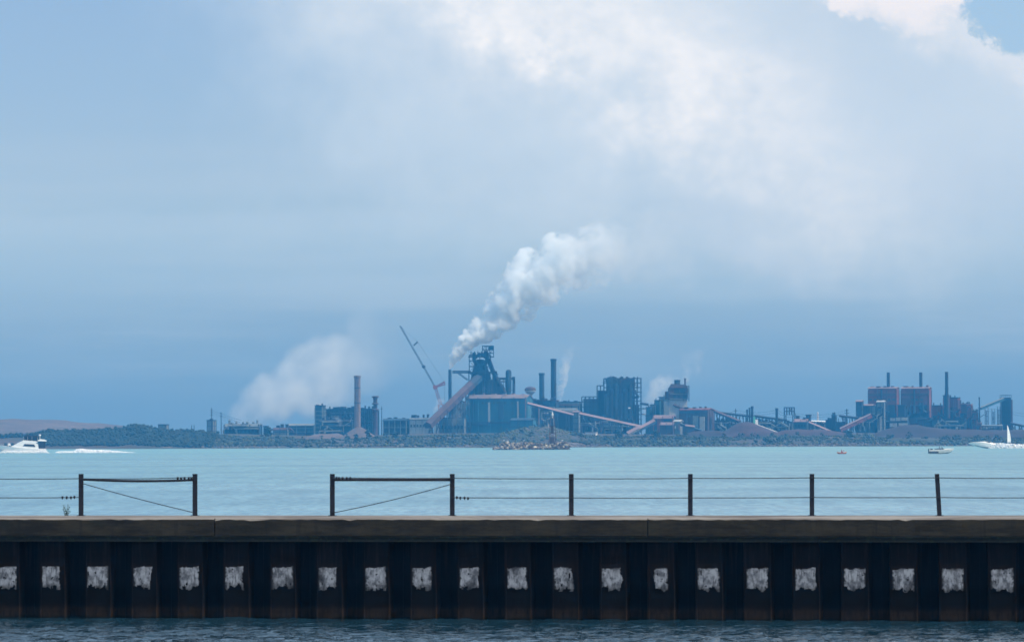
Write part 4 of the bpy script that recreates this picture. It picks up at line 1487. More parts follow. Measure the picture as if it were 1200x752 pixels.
h = Hall('stained_hall', 'white sheeted shed under the lower end of the great conveyor', 'building', 508.5, 514.5, 516, 491, 2458, M_WHITE, M_GREY)
h = Hall('stained_hall', 'low pale blue shed between the conveyor trestles and the teal hall', 'building', 516, 543, 546, 489, 2452, M_GREY, M_NAVY)
h.pilasters(M_NAVY, 4, 0.4, 0.35, 1); h.windows(1, 7, hgt=2, mat=M_DOOR, zr=(0.2, 0.7))


def build_dome():
    D = 2480
    c = at(621.5, 461, D)
    t = thing('water_tower', 'pale mushroom-shaped tank behind the right end of the teal hall', 'water tower', (c.x, D, Z0 - 1))
    z = lambda py: at(621.5, py, D).z
    MB().lathe((c.x, D, 0), [(1.2, Z0), (1.0, z(463)), (1.8, z(461)), (3.0, z(459)), (3.25, z(457.3))], 18).build('stem', M_PALE, t)
    MB().lathe((c.x, D, 0), [(3.3, z(457.2)), (3.3, z(456)), (2.7, z(454.2)), (1.5, z(453.2)), (0.3, z(452.8))], 18).build('tank', M_BROWN, t)
    return t


build_dome()
stack('round_stack', 'dark flanged stack right of the mushroom tank', 634.8, 436.8, 2500, 1.5, M_NAVY, 1.55, rings=3)
stack('round_stack', 'taller stack veiled on its right by thin rising steam', 648.6, 420.3, 2520, 1.6, M_STEEL, 1.7, rings=4)
h = Hall('flat_works', 'flat dark works building at the foot of the two round stacks', 'building', 622, 651, 655, 468.5, 2492, M_NAVY, M_BROWN)
h.pilasters(M_STEEL, 4, 0.4, 0.3, 2); h.vents(6, seed=2, hgt=(0.4, 1.2)); h.pipes(6, M_GREY, 4)
h = Hall('flat_works', 'blue-grey works with a railed flat roof left of the dense steel frame', 'building', 655, 678, 681, 470.2, 2500, M_GREY, M_NAVY)
h.pilasters(M_NAVY, 4, 0.4, 0.3, 2); h.vents(3, seed=12, hgt=(0.3, 0.6)); h.panel('roof_edge_band', M_PINK, 655, 678, 473.5, 474.8, 0.5)
h = Hall('conveyor_house', 'dark boxy house hung below the head of the long pink conveyor', 'building', 619, 631, 633.5, 477, 2470, M_NAVY, M_BROWN)
h.pilasters(M_STEEL, 3, 0.3, 0.3, 2); h.panel('corner_post', M_PINK, 630.6, 631.6, 478, 500, 0.4)
h = Hall('pale_works', 'pale works front between the dark boxy house and the arched shed', 'building', 633.5, 644, 646, 480, 2480, M_GREY, M_NAVY)
h.pipes(5, M_PALE, 2); h.pilasters(M_STEEL, 3, 0.3, 0.3, 2)
h = Hall('arched_store', 'blue arched store with a dark arched opening below the pink conveyor', 'building', 645, 674, 677, 478, 2466, M_NAVY, M_GREY, 'arch', 5)


def arch_opening(h, a, b, ya, yb):
    xa, xb = h.X(a), h.X(b)
    cx, w = (xa + xb) / 2, (xb - xa) / 2
    z0_, z1 = h.Z(yb), h.Z(ya)
    pts = [(xa, z0_), (xb, z0_)] + [(cx + w * math.cos(math.pi * k / 10), z1 - w * 0.6 + w * 0.6 * math.sin(math.pi * k / 10)) for k in range(11)]
    h.part('archway', M_DOOR, lambda mb: mb.prism(pts, -0.3, -0.004))


arch_opening(h, 648, 670, 483, 503)
h.pilasters(M_GREY, 8, 0.5, 0.2, 0)
h = Hall('junction_tower', 'blue-grey junction tower where the two pink conveyors meet', 'building', 671.5, 677.5, 680, 481, 2456, M_GREY, M_PINK, 'gable', 1.5)
h.pilasters(M_NAVY, 2.5, 0.25, 0.2, 3)
conveyor('pink_conveyor', 'pink roofed conveyor sloping down from the teal hall to the junction tower', (618, 472.5), (672, 486.2), 2452, 2452, 3.6, M_NAVY, M_PINK, legs=4, roof_frac=0.6)
conveyor('pink_conveyor', 'bright pink roofed conveyor running down in front of the dense steel frame', (679, 484.2), (752, 500.0), 2448, 2448, 3.4, M_NAVY, M_PINK, legs=7, roof_frac=0.75, width=3.6)
h = Hall('yard_shed', 'low white yard sheds below the long pink conveyor', 'building', 686, 698, 700, 506, 2410, M_WHITE, M_PALE, zb=4.5)
h.windows(1, 5, mat=M_DOOR, hgt=1.2)
h = Hall('yard_works', 'dark piped works front under the long pink conveyor', 'building', 680, 741, 744, 492, 2464, M_NAVY, M_STEEL)
h.pipes(16, M_GREY, 31, r=(0.2, 0.5)); h.pipes(6, M_BROWN, 32); h.pilasters(M_STEEL, 3.5, 0.35, 0.5, 2); h.vents(10, seed=40)


# ---- the dense steel frame
def build_frame_works():
    D = 2500
    c = at(725, 500, D)
    t = thing('framed_works', 'massive dark works wrapped in dense open steel frames with a stepped left side', 'building', (c.x, D, Z0 - 1))
    x = lambda px: at(px, 470, D).x
    z = lambda py: at(725, py, D).z
    rng = random.Random(17)
    MB().box(x(711), x(744), D, D + 14, Z0 - 1, z(443.5)).build('main_block', M_STEEL, t)
    MB().box(x(712), x(718), D - 2, D + 12, Z0 - 1, z(441.6)).build('lift_tower', M_NAVY, t)
    MB().box(x(701), x(710.9), D + 1, D + 12, Z0 - 1, z(457.5)).build('step_block', M_STEEL, t)
    MB().box(x(684), x(700.9), D + 1, D + 12, Z0 - 1, z(467)).build('low_block', M_NAVY, t)
    MB().box(x(743), x(749), D + 2, D + 12, Z0 - 1, z(474)).build('end_block', M_STEEL, t)
    MB().frame(x(708), x(751.5), D - 3, D + 15, Z0, z(443.2), 10, 12, 0.2, 0.25, rng).build('main_frame', M_STEEL, t)
    MB().frame(x(700), x(708), D - 1, D + 13, Z0, z(451.5), 2, 9, 0.2, 0.3, rng).build('step_frame', M_STEEL, t)
    MB().frame(x(707.6), x(714), D - 1, D + 13, z(451), z(446.5), 1, 1, 0.25, 0.0, rng).build('step_frame', M_STEEL, t)
    MB().frame(x(682), x(700), D - 1, D + 13, Z0, z(464.5), 4, 7, 0.22, 0.4, rng).build('low_frame', M_STEEL, t)
    for px, yt in ((716, 439.8), (743.5, 441.5), (747.3, 441.3), (738.5, 444), (715, 441), (722, 442.5), (730, 442.6), (735, 442.2)):
        MB().tube((x(px), D + 1, z(455)), (x(px), D + 1, z(yt)), 0.45 if px > 740 else 0.3, 0.35 if px > 740 else 0.2, 8).build('vent_pipe', M_STEEL, t)
    for i in range(26):
        xx = rng.uniform(x(711), x(748)); z0_ = rng.uniform(Z0, z(462)); z1 = z0_ + rng.uniform(6, 18)
        z1 = min(z1, z(446))
        MB().path([(xx, D - 1.2, z0_), (xx, D - 1.2, z1), (xx + rng.uniform(-4, 4), D - 1.2, z1 + 1.5)], rng.uniform(0.25, 0.75), 8).build('pipe', (M_NAVY, M_STEEL, M_GREY, M_BROWN)[rng.choice((0, 0, 0, 1, 1, 2, 3))], t)
    for i in range(12):
        a = rng.uniform(x(709), x(733)); zz = rng.uniform(z(490), z(450))
        MB().box(a, a + rng.uniform(5, 14), D - 2.6, D - 0.2, zz, zz + rng.uniform(0.5, 1.6)).build('walkway', (M_NAVY, M_STEEL)[i % 2], t)
    for i in range(16):
        xx = rng.uniform(x(713), x(748)); s_ = rng.uniform(0.5, 1.4)
        MB().box(xx, xx + s_, D + 2, D + 3 + s_, z(443.9), z(443.2) + rng.uniform(0.2, 1.5)).build('roof_vent', M_STEEL, t)
    MB().box(x(736), x(738.5), D - 3.4, D - 3.0, z(478.6), z(477.2)).build('white_hatch', M_WHITE, t)
    for i in range(6):
        xx = x(711 + i * 5.5)
        MB().lathe((xx, D - 1.5, Z0), [(1.6, 0), (1.6, 20 + 3 * (i % 3)), (1.2, 22 + 3 * (i % 3)), (0.4, 23 + 3 * (i % 3))], 12).build('vessel', (M_NAVY, M_STEEL)[i % 2], t)
    MB().path([(x(750), D, z(472.5)), (x(760), D, z(474))], 0.8, 8).build('gas_main', M_STEEL, t)
    MB().path([(x(750), D, z(485)), (x(760), D, z(485.5))], 0.5, 8).build('gas_main', M_PALE, t)


build_frame_works()

# ---- stepped sinter plant in the middle right
for i, (a, b, yt, lab) in enumerate([(757.5, 762, 476.5, 'lowest step of the teal-grey stepped plant'), (762, 767, 473.5, 'second step of the teal-grey stepped plant'), (767, 772.5, 468.5, 'third step of the teal-grey stepped plant'),
                                     (772.5, 783.5, 464.6, 'top step of the teal-grey stepped plant beside the red-topped tower')]):
    h = Hall('stepped_plant', lab, 'building', a, b, b + 1.2, yt, 2486 + i * 3, M_GREY if i % 2 else M_TEAL, M_NAVY, group='steps of the teal-grey stepped plant')
    h.pilasters(M_NAVY, 2.5, 0.3, 0.25, 3); h.vents(1, seed=i + 70, size=(0.8, 1.2), hgt=(0.3, 0.9))


def build_red_tower():
    D = 2476
    c = at(795, 500, D)
    t = thing('red_topped_tower', 'pale tower with a bulky red-brown upper deck and a drum on top', 'building', (c.x, D, Z0 - 1), 0)
    x = lambda px: at(px, 470, D).x
    z = lambda py: at(795, py, D).z
    MB().box(x(784), x(805.5), D, D + 10, Z0 - 1, z(468)).build('wall', M_PALE, t)
    MB().prism([(x(783.6), z(467.8)), (x(806), z(467.8)), (x(806.4), z(455)), (x(803.5), z(450.6)), (x(787), z(449.6)), (x(783.6), z(455))], D - 1, D + 11).build('upper_deck', M_BROWN, t)
    MB().box(x(779.8), x(783.5), D + 1, D + 9, z(467), z(458.5)).build('side_bay', M_BROWN, t)
    MB().lathe((x(794), D + 4, 0), [(1.7, z(450.2)), (1.7, z(446)), (1.9, z(445.8)), (1.9, z(445)), (0.6, z(444.6))], 14).build('drum', M_STEEL, t)
    MB().lathe((x(803.3), D + 4, 0), [(0.55, z(451)), (0.55, z(443.8)), (0.75, z(443.7)), (0.75, z(443))], 10).build('vent_stack', M_BROWN, t)
    for a, b, ya, yb in ((790, 796, 455.5, 460.5), (797, 803, 455.5, 460.5), (788.5, 792, 463, 467), (800, 805, 463, 467), (794, 797, 463.5, 466)):
        MB().box(x(a), x(b), D - 1.25, D - 1.004, z(yb), z(ya)).build('opening', M_DOOR, t)
    for yy in (454, 461.8, 467.6):
        MB().box(x(785), x(806.6), D - 1.8, D - 1.01, z(yy), z(yy - 0.7)).build('ledge', M_RED if yy < 456 else M_GREY, t)
    MB().path([(x(789), D - 0.6, z(474)), (x(798), D - 0.6, z(478)), (x(812), D - 0.6, z(480))], 0.7, 8).build('duct', M_BROWN, t)
    MB().box(x(778), x(783.9), D - 0.5, D + 8, Z0, z(470)).build('stair_tower', M_GREY, t)
    rng = random.Random(5)
    MB().frame(x(801), x(807.5), D - 2.5, D + 6, z(470), z(452), 2, 4, 0.14, 0.5, rng).build('stair_frame', M_STEEL, t)


build_red_tower()
h = Hall('brown_hall', 'long rust-brown hall with a rounded reddish right end below the red-topped tower', 'building', 797, 829, 838, 477.8, 2466, M_BROWN, M_RED, 'gable', 2.0)
h.pilasters(M_BROWN, 4, 0.5, 0.3, 1); h.windows(2, 10, hgt=1.0, seed=7, skip=0.3, zr=(0.35, 0.8)); h.vents(4, seed=70, hgt=(0.3, 0.9))
h.panel('pale_pillar', M_PALE, 820, 825.5, 488, 508, 0.8); h.panel('dark_band', M_NAVY, 797, 819, 482, 484, 0.5); h.panel('wall_panel', M_GREY, 812, 818, 487, 502, 0.4)
h = Hall('pink_roofed_shed', 'pink roofed shed with dark wall, foremost of the sheds below the stepped plant', 'building', 766, 788, 792, 486, 2446, M_NAVY, M_PINK, 'gable', 4.0, group='pink roofed sheds')
h.pilasters(M_RED, 5, 0.4, 0.3, 1); h.panel('doorway', M_DOOR, 776, 786, 497, 506, 0.2); h.panel('wall_panel', M_RED, 770, 775, 491, 506, 0.3)
h = Hall('pink_roofed_shed', 'small low lean-to with a sloping pink roof in front of the pink roofed shed', 'building', 774, 788, 790, 494.5, 2432, M_BROWN, M_PINK, 'gable', 3.0, group='pink roofed sheds')
h.pilasters(M_STEEL, 3, 0.3, 0.2, 1)
h = Hall('dark_shed', 'dark blue-green cubic shed left of the pink roofed shed', 'building', 757, 764.5, 768, 486.5, 2452, M_TEAL, M_NAVY)
h.pilasters(M_NAVY, 2.5, 0.3, 0.25, 1)
h = Hall('pale_screen_house', 'narrow pale house with an orange-pink streak right of the pink roofed shed', 'building', 790, 797, 800, 491.5, 2440, M_GREY, M_PALE, 'gable', 2.0)
h.panel('streak', M_PINK, 794.5, 796.5, 497, 504, 0.3); h.panel('wall_panel', M_WHITE, 790.5, 791.6, 499, 502, 0.3)
conveyor('short_conveyor', 'short dust-pink conveyor stub rising at the end of the long pink conveyor', (744, 505), (767, 493), 2440, 2444, 5.5, M_NAVY, M_PINK, legs=2, roof_frac=0.5)
conveyor('short_conveyor', 'lower short pink conveyor stub beside the previous rising stub', (735, 508), (748, 501), 2428, 2430, 5.0, M_GREY, M_PINK, legs=1, roof_frac=0.6)
conveyor('short_conveyor', 'short conveyor with a pink hood sloping down before the brown hall', (797, 497), (822, 505), 2436, 2436, 3.5, M_STEEL, M_NAVY, legs=2, roof_frac=0.3)
conveyor('short_conveyor', 'small bright pink hood on the conveyor before the brown hall', (803, 498.5), (814, 499.8), 2430, 2430, 3.0, M_NAVY, M_PINK, legs=1, roof_frac=0.7)

# ---- ore yard to the right
conveyor('yard_conveyor', 'dark conveyor leaving the round end of the brown hall', (838, 481.5), (867, 493.5), 2470, 2462, 3.2, M_STEEL, M_BROWN, legs=4)
conveyor('yard_conveyor', 'long dark conveyor running level behind the trio of stacks', (838, 482.5), (884, 488), 2500, 2500, 2.6, M_STEEL, M_NAVY, legs=6)
conveyor('yard_conveyor', 'dark conveyor bridge between the trio of stacks and the lattice gantry', (884, 487), (922, 492), 2492, 2492, 3.0, M_STEEL, M_NAVY, legs=5)
conveyor('yard_conveyor', 'pale thin conveyor sloping down the right side of the big ore heap', (886, 497), (914, 507.5), 2410, 2404, 1.4, M_GREY, M_PALE, legs=3, width=1.8)
for a, b, xe, yt, D, w_, r_, lab in [(838, 862, 864, 492, 2478, M_NAVY, M_STEEL, 'low dark shed right of the brown hall'), (845, 876, 878, 497.5, 2452, M_STEEL, M_NAVY, 'lowest dark shed behind the left slope of the big ore heap'),
                                     (883, 905, 907, 493.5, 2484, M_NAVY, M_GREY, 'low blue shed between the trio of stacks and the thick pole'), (905, 928, 930, 495.2, 2472, M_STEEL, M_NAVY, 'low dark shed below the lattice gantry'),
                                     (950, 972, 975, 496, 2500, M_NAVY, M_STEEL, 'low dark shed behind the thin pink conveyor'), (1146, 1172, 1176, 499, 2460, M_STEEL, M_NAVY, 'low dark shed under the open pole frames')]:
    h = Hall('low_yard_shed', lab, 'building', a, b, xe, yt, D, w_, r_, group='low sheds of the ore yard')
    h.pilasters(M_GREY, 3, 0.3, 0.3, 1); h.pipes(6, M_GREY, int(a)); h.vents(5, seed=int(a), hgt=(0.3, 1.5))
for px, yt, r_, lab in [(875.6, 479.5, 0.5, 'left and shortest of the trio of thin stacks'), (878.4, 477.5, 0.45, 'middle of the trio of thin stacks'), (881.4, 475.8, 0.7, 'right and tallest of the trio of thin stacks')]:
    stack('thin_stack', lab, px, yt, 2480, r_, M_STEEL, r_ * 1.2, rings=2, group='trio of thin stacks')
stack('thick_pole', 'thick dark pole standing alone between ore heap and lattice gantry', 910.2, 478, 2475, 0.75, M_STEEL, 0.8, rings=3, cap=True)
mb_D = 2468
t = thing('cabin', 'small bright white and green cabin beside the trio of thin stacks', 'cabin', at(885.5, 500, 2450) * 1.0)
c_ = t.location.copy()
zc = lambda py: at(885.5, py, 2450).z
MB().box(c_.x - 0.2, c_.x + 1.3, 2449, 2452, Z0 - 1, zc(491.5)).build('cabin_body', M_WHITE, t)
M_GREEN = weathered('green_sheeting', (0.10, 0.42, 0.36), (0.14, 0.50, 0.42), 0.5, 0.7)
MB().box(c_.x - 1.3, c_.x - 0.21, 2449, 2452, zc(496), zc(487.8)).build('cabin_panel', M_GREEN, t)


def gantry(label, xa, xb, yt, ymid, D, nx, nz):
    c = at((xa + xb) / 2, yt, D)
    t = thing('lattice_gantry', label, 'gantry', (c.x, D, Z0 - 1))
    x = lambda px: at(px, 490, D).x
    z = lambda py: at(xa, py, D).z
    rng = random.Random(int(xa))
    MB().frame(x(xa), x(xb), D - 2, D + 2, z(ymid), z(yt), nx, nz, 0.3, 0.2, rng).build('upper_frame', M_STEEL, t)
    for px in (xa + 0.8, xb - 0.8):
        MB().truss((x(px), D, Z0 - 1), (x(px), D, z(ymid)), 1.2, 1.2, 6, 0.16).build('leg', M_STEEL, t)
    return t


gantry('open lattice gantry like a comb above the ore yard', 919.2, 930.8, 477.3, 486.2, 2476, 4, 2)
h = Hall('pink_screen_house', 'blue house with pink roof at the head of the thin pink conveyor', 'building', 931, 945, 948, 490.5, 2460, M_NAVY, M_PINK, 'gable', 3.2)
h.pilasters(M_STEEL, 3, 0.3, 0.2, 1); h.vents(2, seed=4); h.windows(1, 4, mat=M_DOOR)
h = Hall('hopper_house', 'small dark hopper above the right end of the pink roofed screen house', 'building', 944.5, 949, 950.5, 485.5, 2468, M_STEEL)
conveyor('pink_conveyor', 'thin pink conveyor sloping down right of the pink roofed screen house', (947.5, 494.3), (975.5, 506.0), 2440, 2440, 2.4, M_NAVY, M_PINK, legs=4, roof_frac=0.8, width=2.5)
conveyor('pale_conveyor', 'pale level conveyor and tanks far behind the thin pink conveyor', (950, 493.5), (968, 494.3), 2600, 2600, 2.4, M_PALE, M_WHITE, legs=3)
stack('white_mast', 'thin white mast beyond the pale level conveyor', 958.2, 482.5, 2640, 0.45, M_WHITE, 0.9, rings=0, cap=False)
for a, b, xe, yt, D, w_, r_, lab in [(974.8, 978.5, 979.8, 485.6, 2465, M_STEEL, M_NAVY, 'slim dark tower at the foot of the thin pink conveyor'), (968, 975, 976, 491.5, 2470, M_STEEL, M_STEEL, 'stubby dark block left of the slim dark tower'),
                                     (979.8, 990, 992, 494, 2462, M_NAVY, M_STEEL, 'dark block right of the slim dark tower')]:
    h = Hall('yard_tower', lab, 'building', a, b, xe, yt, D, w_, r_)
    h.pilasters(M_STEEL, 2, 0.25, 0.2, 3); h.vents(2, seed=int(a), size=(0.7, 1.1))
conveyor('yard_conveyor', 'dark level bridge running into the pink-capped tower', (983.5, 487), (1006, 489.5), 2470, 2470, 2.8, M_STEEL, M_STEEL, legs=2)
conveyor('inclined_conveyor', 'broad dusty pink conveyor rising to the foot of the pink-capped tower', (985, 503.5), (1021, 486.5), 2452, 2452, 5.5, M_RED, M_PINK, legs=4, roof_frac=0.3, width=4.0)
h = Hall('capped_tower', 'slim tower with a pink cap left of the twin boiler houses', 'building', 1003.5, 1009.5, 1012, 468.5, 2482, M_NAVY, M_PINK, 'gable', 1.6)
h.pilasters(M_STEEL, 3, 0.3, 0.25, 4)
h = Hall('capped_block', 'lower block between the pink-capped tower and the twin boiler houses', 'building', 1010.5, 1022, 1026, 473.3, 2484, M_NAVY, M_PINK, 'gable', 1.4)
h.pilasters(M_STEEL, 3, 0.3, 0.25, 2); h.windows(1, 3, hgt=1.4, mat=M_WHITE, skip=0.6)
h = Hall('transfer_house', 'dark transfer house under the raised end of the broad pink conveyor', 'building', 1006, 1024, 1028, 486, 2462, M_NAVY, M_STEEL)
h.pilasters(M_STEEL, 3, 0.3, 0.25, 2); h.pipes(5, M_GREY, 5)
h = Hall('pale_tower', 'narrow pale tower standing before the left boiler house', 'building', 1028, 1035.5, 1038, 469, 2462, M_GREY, M_PALE, 'gable', 1.5)
h.panel('pale_duct', M_PALE, 1028.6, 1032.5, 485, 509, 0.8); h.pilasters(M_NAVY, 2.5, 0.3, 0.25, 3); h.pipes(3, M_STEEL, 3)

for (a, b, xe, lab, sd) in ((1018.5, 1050, 1054.5, 'left of the twin tall red boiler houses', 1), (1057, 1088, 1092.5, 'right of the twin tall red boiler houses', 2)):
    h = Hall('boiler_house', lab, 'building', a, b, xe, 453.0, 2500, M_RED, M_PINK, 'gable', 1.6, group='twin red boiler houses')
    h.pilasters(M_BROWN, 5, 0.5, 0.35, 1)
    h.panel('dark_band', M_BROWN, a + 0.5, b, 460.5, 463.5, 0.5)
    h.panel('wall_panel', M_NAVY, a + 0.5, b, 484, 504, 0.4)
    h.panel('wall_panel', M_BROWN, a + (10 if sd == 1 else 0.8), a + (22 if sd == 1 else 12), 466, 500, 0.7)
    h.panel('wall_panel', M_STEEL, b - 9, b - 2, 474, 504, 0.9)
    h.panel('dark_band', M_STEEL, a + 14, a + 15.5, 456, 503, 0.8)
    h.pipes(9, M_NAVY, sd * 7, zr=(0.1, 0.7), r=(0.3, 0.8)); h.vents(4, M_BROWN, sd, hgt=(0.2, 0.6)); h.windows(2, 6, hgt=1.4, seed=sd, zr=(0.5, 0.8), skip=0.4)
for px, lab, yt in ((1041, 'stack on the left boiler house', 436.2), (1079, 'stack on the right boiler house', 436.2)):
    stack('roof_stack', lab, px, yt, 2505, 0.95, M_STEEL, 1.0, rings=2, cap=False, group='stacks of the boiler houses')
h = Hall('gap_works', 'dark filler works between the twin boiler houses', 'building', 1052, 1060, 1062, 474, 2496, M_STEEL, M_NAVY)
h = Hall('pale_windowed_works', 'low works with pale window panels before the twin boiler houses', 'building', 1042, 1063, 1066, 487.5, 2470, M_NAVY, M_STEEL)
for a, b, ya, yb in ((1043.5, 1049, 489.5, 493), (1050, 1055, 488.8, 493), (1056, 1063, 488.8, 492.5), (1043, 1051, 495.5, 500), (1053, 1063, 495.5, 498.5)):
    h.panel('pale_panel', M_PALE, a, b, ya, yb, 0.3)
h = Hall('low_brown_works', 'low brown works between pale windows and the third stack', 'building', 1066, 1090, 1094, 489, 2472, M_BROWN, M_NAVY)
h.pilasters(M_STEEL, 3, 0.3, 0.3, 1); h.pipes(6, M_STEEL, 15)
for a, b, xe, yt, D, w_, r_, lab in [(1092.5, 1104, 1107, 474.5, 2494, M_RED, M_NAVY, 'red block between the right boiler house and the third stack'), (1105.5, 1111, 1113, 462.8, 2486, M_NAVY, M_STEEL, 'narrow dark block at the foot of the third stack'),
                                     (1112, 1122, 1126.5, 465.2, 2490, M_RED, M_STEEL, 'tall red block right of the third stack'), (1126, 1133, 1137, 472.5, 2484, M_BROWN, M_PINK, 'middle red block stepping down to the right'),
                                     (1133, 1137.5, 1140.5, 472.8, 2478, M_RED, M_PINK, 'pink sided block next to the middle red block'), (1139.5, 1144, 1146.5, 481, 2474, M_RED, M_STEEL, 'low red block near the tall dark mast'), (1145.5, 1148.5, 1150.5, 494.5, 2460, M_RED, M_PINK, 'lowest red block at the foot of the tall dark mast')]:
    h = Hall('red_block', lab, 'building', a, b, xe, yt, D, w_, r_)
    h.pilasters(M_BROWN if w_ is M_RED else M_RED, 2.6, 0.35, 0.3, 3); h.vents(2, seed=int(a), size=(0.8, 1.4), hgt=(0.4, 1.4)); h.pipes(4, M_NAVY, int(a), r=(0.2, 0.5))
    if b - a > 6: h.panel('dark_panel', M_NAVY, a + 0.5, a + (b - a) * 0.4, yt + 12, 503, 0.5)
h = Hall('front_works', 'low dark works at the foot of the red blocks', 'building', 1094, 1130, 1134, 490, 2466, M_NAVY, M_STEEL)
h.pipes(9, M_GREY, 77, r=(0.2, 0.5)); h.pilasters(M_STEEL, 3, 0.35, 0.4, 1); h.panel('pale_panel', M_WHITE, 1120, 1122.5, 498, 502.5, 0.5); h.panel('pink_panel', M_PINK, 1107, 1110, 500.5, 503, 0.5)
stack('dark_stack', 'third and tallest boiler stack, standing right of the twin houses', 1109.3, 435.6, 2484, 0.95, M_STEEL, 1.1, rings=2, cap=False)


# ---- right-hand loading tower
def build_loading_tower():
    D = 2480
    c = at(1179, 500, D)
    t = thing('loading_tower', 'dark square loading tower near the right edge with open railing on top', 'building', (c.x, D, Z0 - 1))
    x = lambda px: at(px, 480, D).x
    z = lambda py: at(1180, py, D).z
    rng = random.Random(2)
    MB().box(x(1174), x(1184.5), D, D + 8, Z0 - 1, z(466)).build('wall', M_NAVY, t)
    MB().box(x(1184.6), x(1187), D + 1, D + 7, Z0 - 1, z(468)).build('stair_tower', M_BROWN, t)
    MB().frame(x(1174), x(1185), D - 0.8, D + 8.5, z(466), z(462.8), 5, 1, 0.14, 0.0, rng).build('railing', M_STEEL, t)
    MB().box(x(1173.5), x(1185), D - 1, D + 9, z(466.3), z(465.7)).build('platform', M_STEEL, t)
    MB().frame(x(1174), x(1184.5), D - 0.8, D - 0.3, Z0, z(466), 4, 7, 0.16, 0.3, rng).build('wall_frame', M_STEEL, t)


build_loading_tower()
conveyor('inclined_conveyor', 'teal conveyor rising from the tall dark mast to the loading tower', (1149, 478.3), (1176, 467.2), 2474, 2476, 3.6, M_TEAL, M_GREY, legs=1, roof_frac=0.3, trestle=False)
conveyor('yard_conveyor', 'dark conveyor sloping down off the right edge past the loading tower', (1184, 495.5), (1216, 502.5), 2452, 2452, 2.6, M_STEEL, M_STEEL, legs=4)
conveyor('pipe_bridge', 'pale pipe bridge crossing level below the open pole frames', (1150, 498.6), (1175, 498.6), 2455, 2455, 2.0, M_GREY, M_GREY, legs=4, width=2)
for i, (xa, xb, yt, lab) in enumerate([(1154.5, 1158, 477.5, 'left of three open pole frames before the loading tower'), (1162.5, 1165.8, 479, 'middle of three open pole frames before the loading tower'), (1169, 1172, 476, 'right of three open pole frames before the loading tower')]):
    D = 2462
    c = at(xa, yt, D)
    t = thing('pole_frame', lab, 'steel frame', (c.x, D, Z0 - 1), 0, 'open pole frames before the loading tower')
    x = lambda px: at(px, 490, D).x
    z = lambda py: at(xa, py, D).z
    MB().frame(x(xa), x(xb), D - 1, D + 1, Z0, z(yt + 4), 2, 4, 0.12, 0.3, random.Random(i)).build('frame', M_STEEL, t)
    for px in (xa, xb):
        MB().tube((x(px), D, z(yt + 4)), (x(px), D, z(yt)), 0.16, n=6).build('pole', M_STEEL, t)


def power_line(label, pts, D, sag=1.5):
    P = [at(px, py, D) for px, py in pts]
    c = P[0]
    t = thing('power_line', label, 'power line', (c.x, D, Z0))
    for off in (0, 2.2):
        mb = MB()
        for a, b in zip(P, P[1:]):
            q = [a.lerp(b, k / 10) + Vector((0, off, -off * 0.6 - 4 * sag * (k / 10) * (1 - k / 10))) for k in range(11)]
            mb.path(q, 0.075, 4)
        mb.build('cable', M_STEEL, t)


power_line('thin cables strung between the masts over the ore yard', [(838, 482), (862, 480.5), (911, 480), (932, 484.5), (992, 481)], 2472)
power_line('thin cables running right from the tall dark mast past the loading tower', [(1147.6, 474), (1174, 478), (1215, 484)], 2480)
power_line('thin cables between the left pair of masts', [(248, 480), (259, 484), (282, 492)], 2475, 0.4)


# ---------------------------------------------------------------- light tower on its rock islet
M_ROCK = weathered('breakwater_rock', (0.12, 0.095, 0.065), (0.74, 0.67, 0.56), 0.30, 0.9, (1, 1, 1), c3=(0.05, 0.036, 0.022), bump=0.8, vary=0.5)
M_RUST = weathered('rusted_tower_steel', (0.055, 0.028, 0.018), (0.14, 0.070, 0.042), 0.6, 0.85)
M_TOWHITE = weathered('weathered_white_paint', (0.55, 0.53, 0.50), (0.75, 0.73, 0.70), 0.6, 0.7)


def rock_weed(m):
    """Dark weed and wet stone on the lowest half metre of the rocks."""
    t = m.node_tree; n = Nodes(t); b = t.nodes['Principled BSDF']
    src = b.inputs['Base Color'].links[0].from_socket
    p = n.new('ShaderNodeNewGeometry').outputs['Position']
    s = n.new('ShaderNodeSeparateXYZ'); n.put(s.inputs[0], p)
    low = n.smooth(n.add(s.outputs[2], n.mul(n.noise(n.scale(p, (0.4, 0.4, 0.4)), 1.0, 4.0), 1.6)), 1.6, 0.9)
    n.put(b.inputs['Base Color'], n.mix(n.mul(low, 0.9), src, (0.022, 0.018, 0.012)))


rock_weed(M_ROCK)
M_ROCK_DARK = weathered('dark_breakwater_rock', (0.030, 0.022, 0.014), (0.12, 0.09, 0.06), 0.4, 0.9, (1, 1, 1), c3=(0.30, 0.26, 0.20), bump=0.8, vary=0.4)
rock_weed(M_ROCK_DARK)


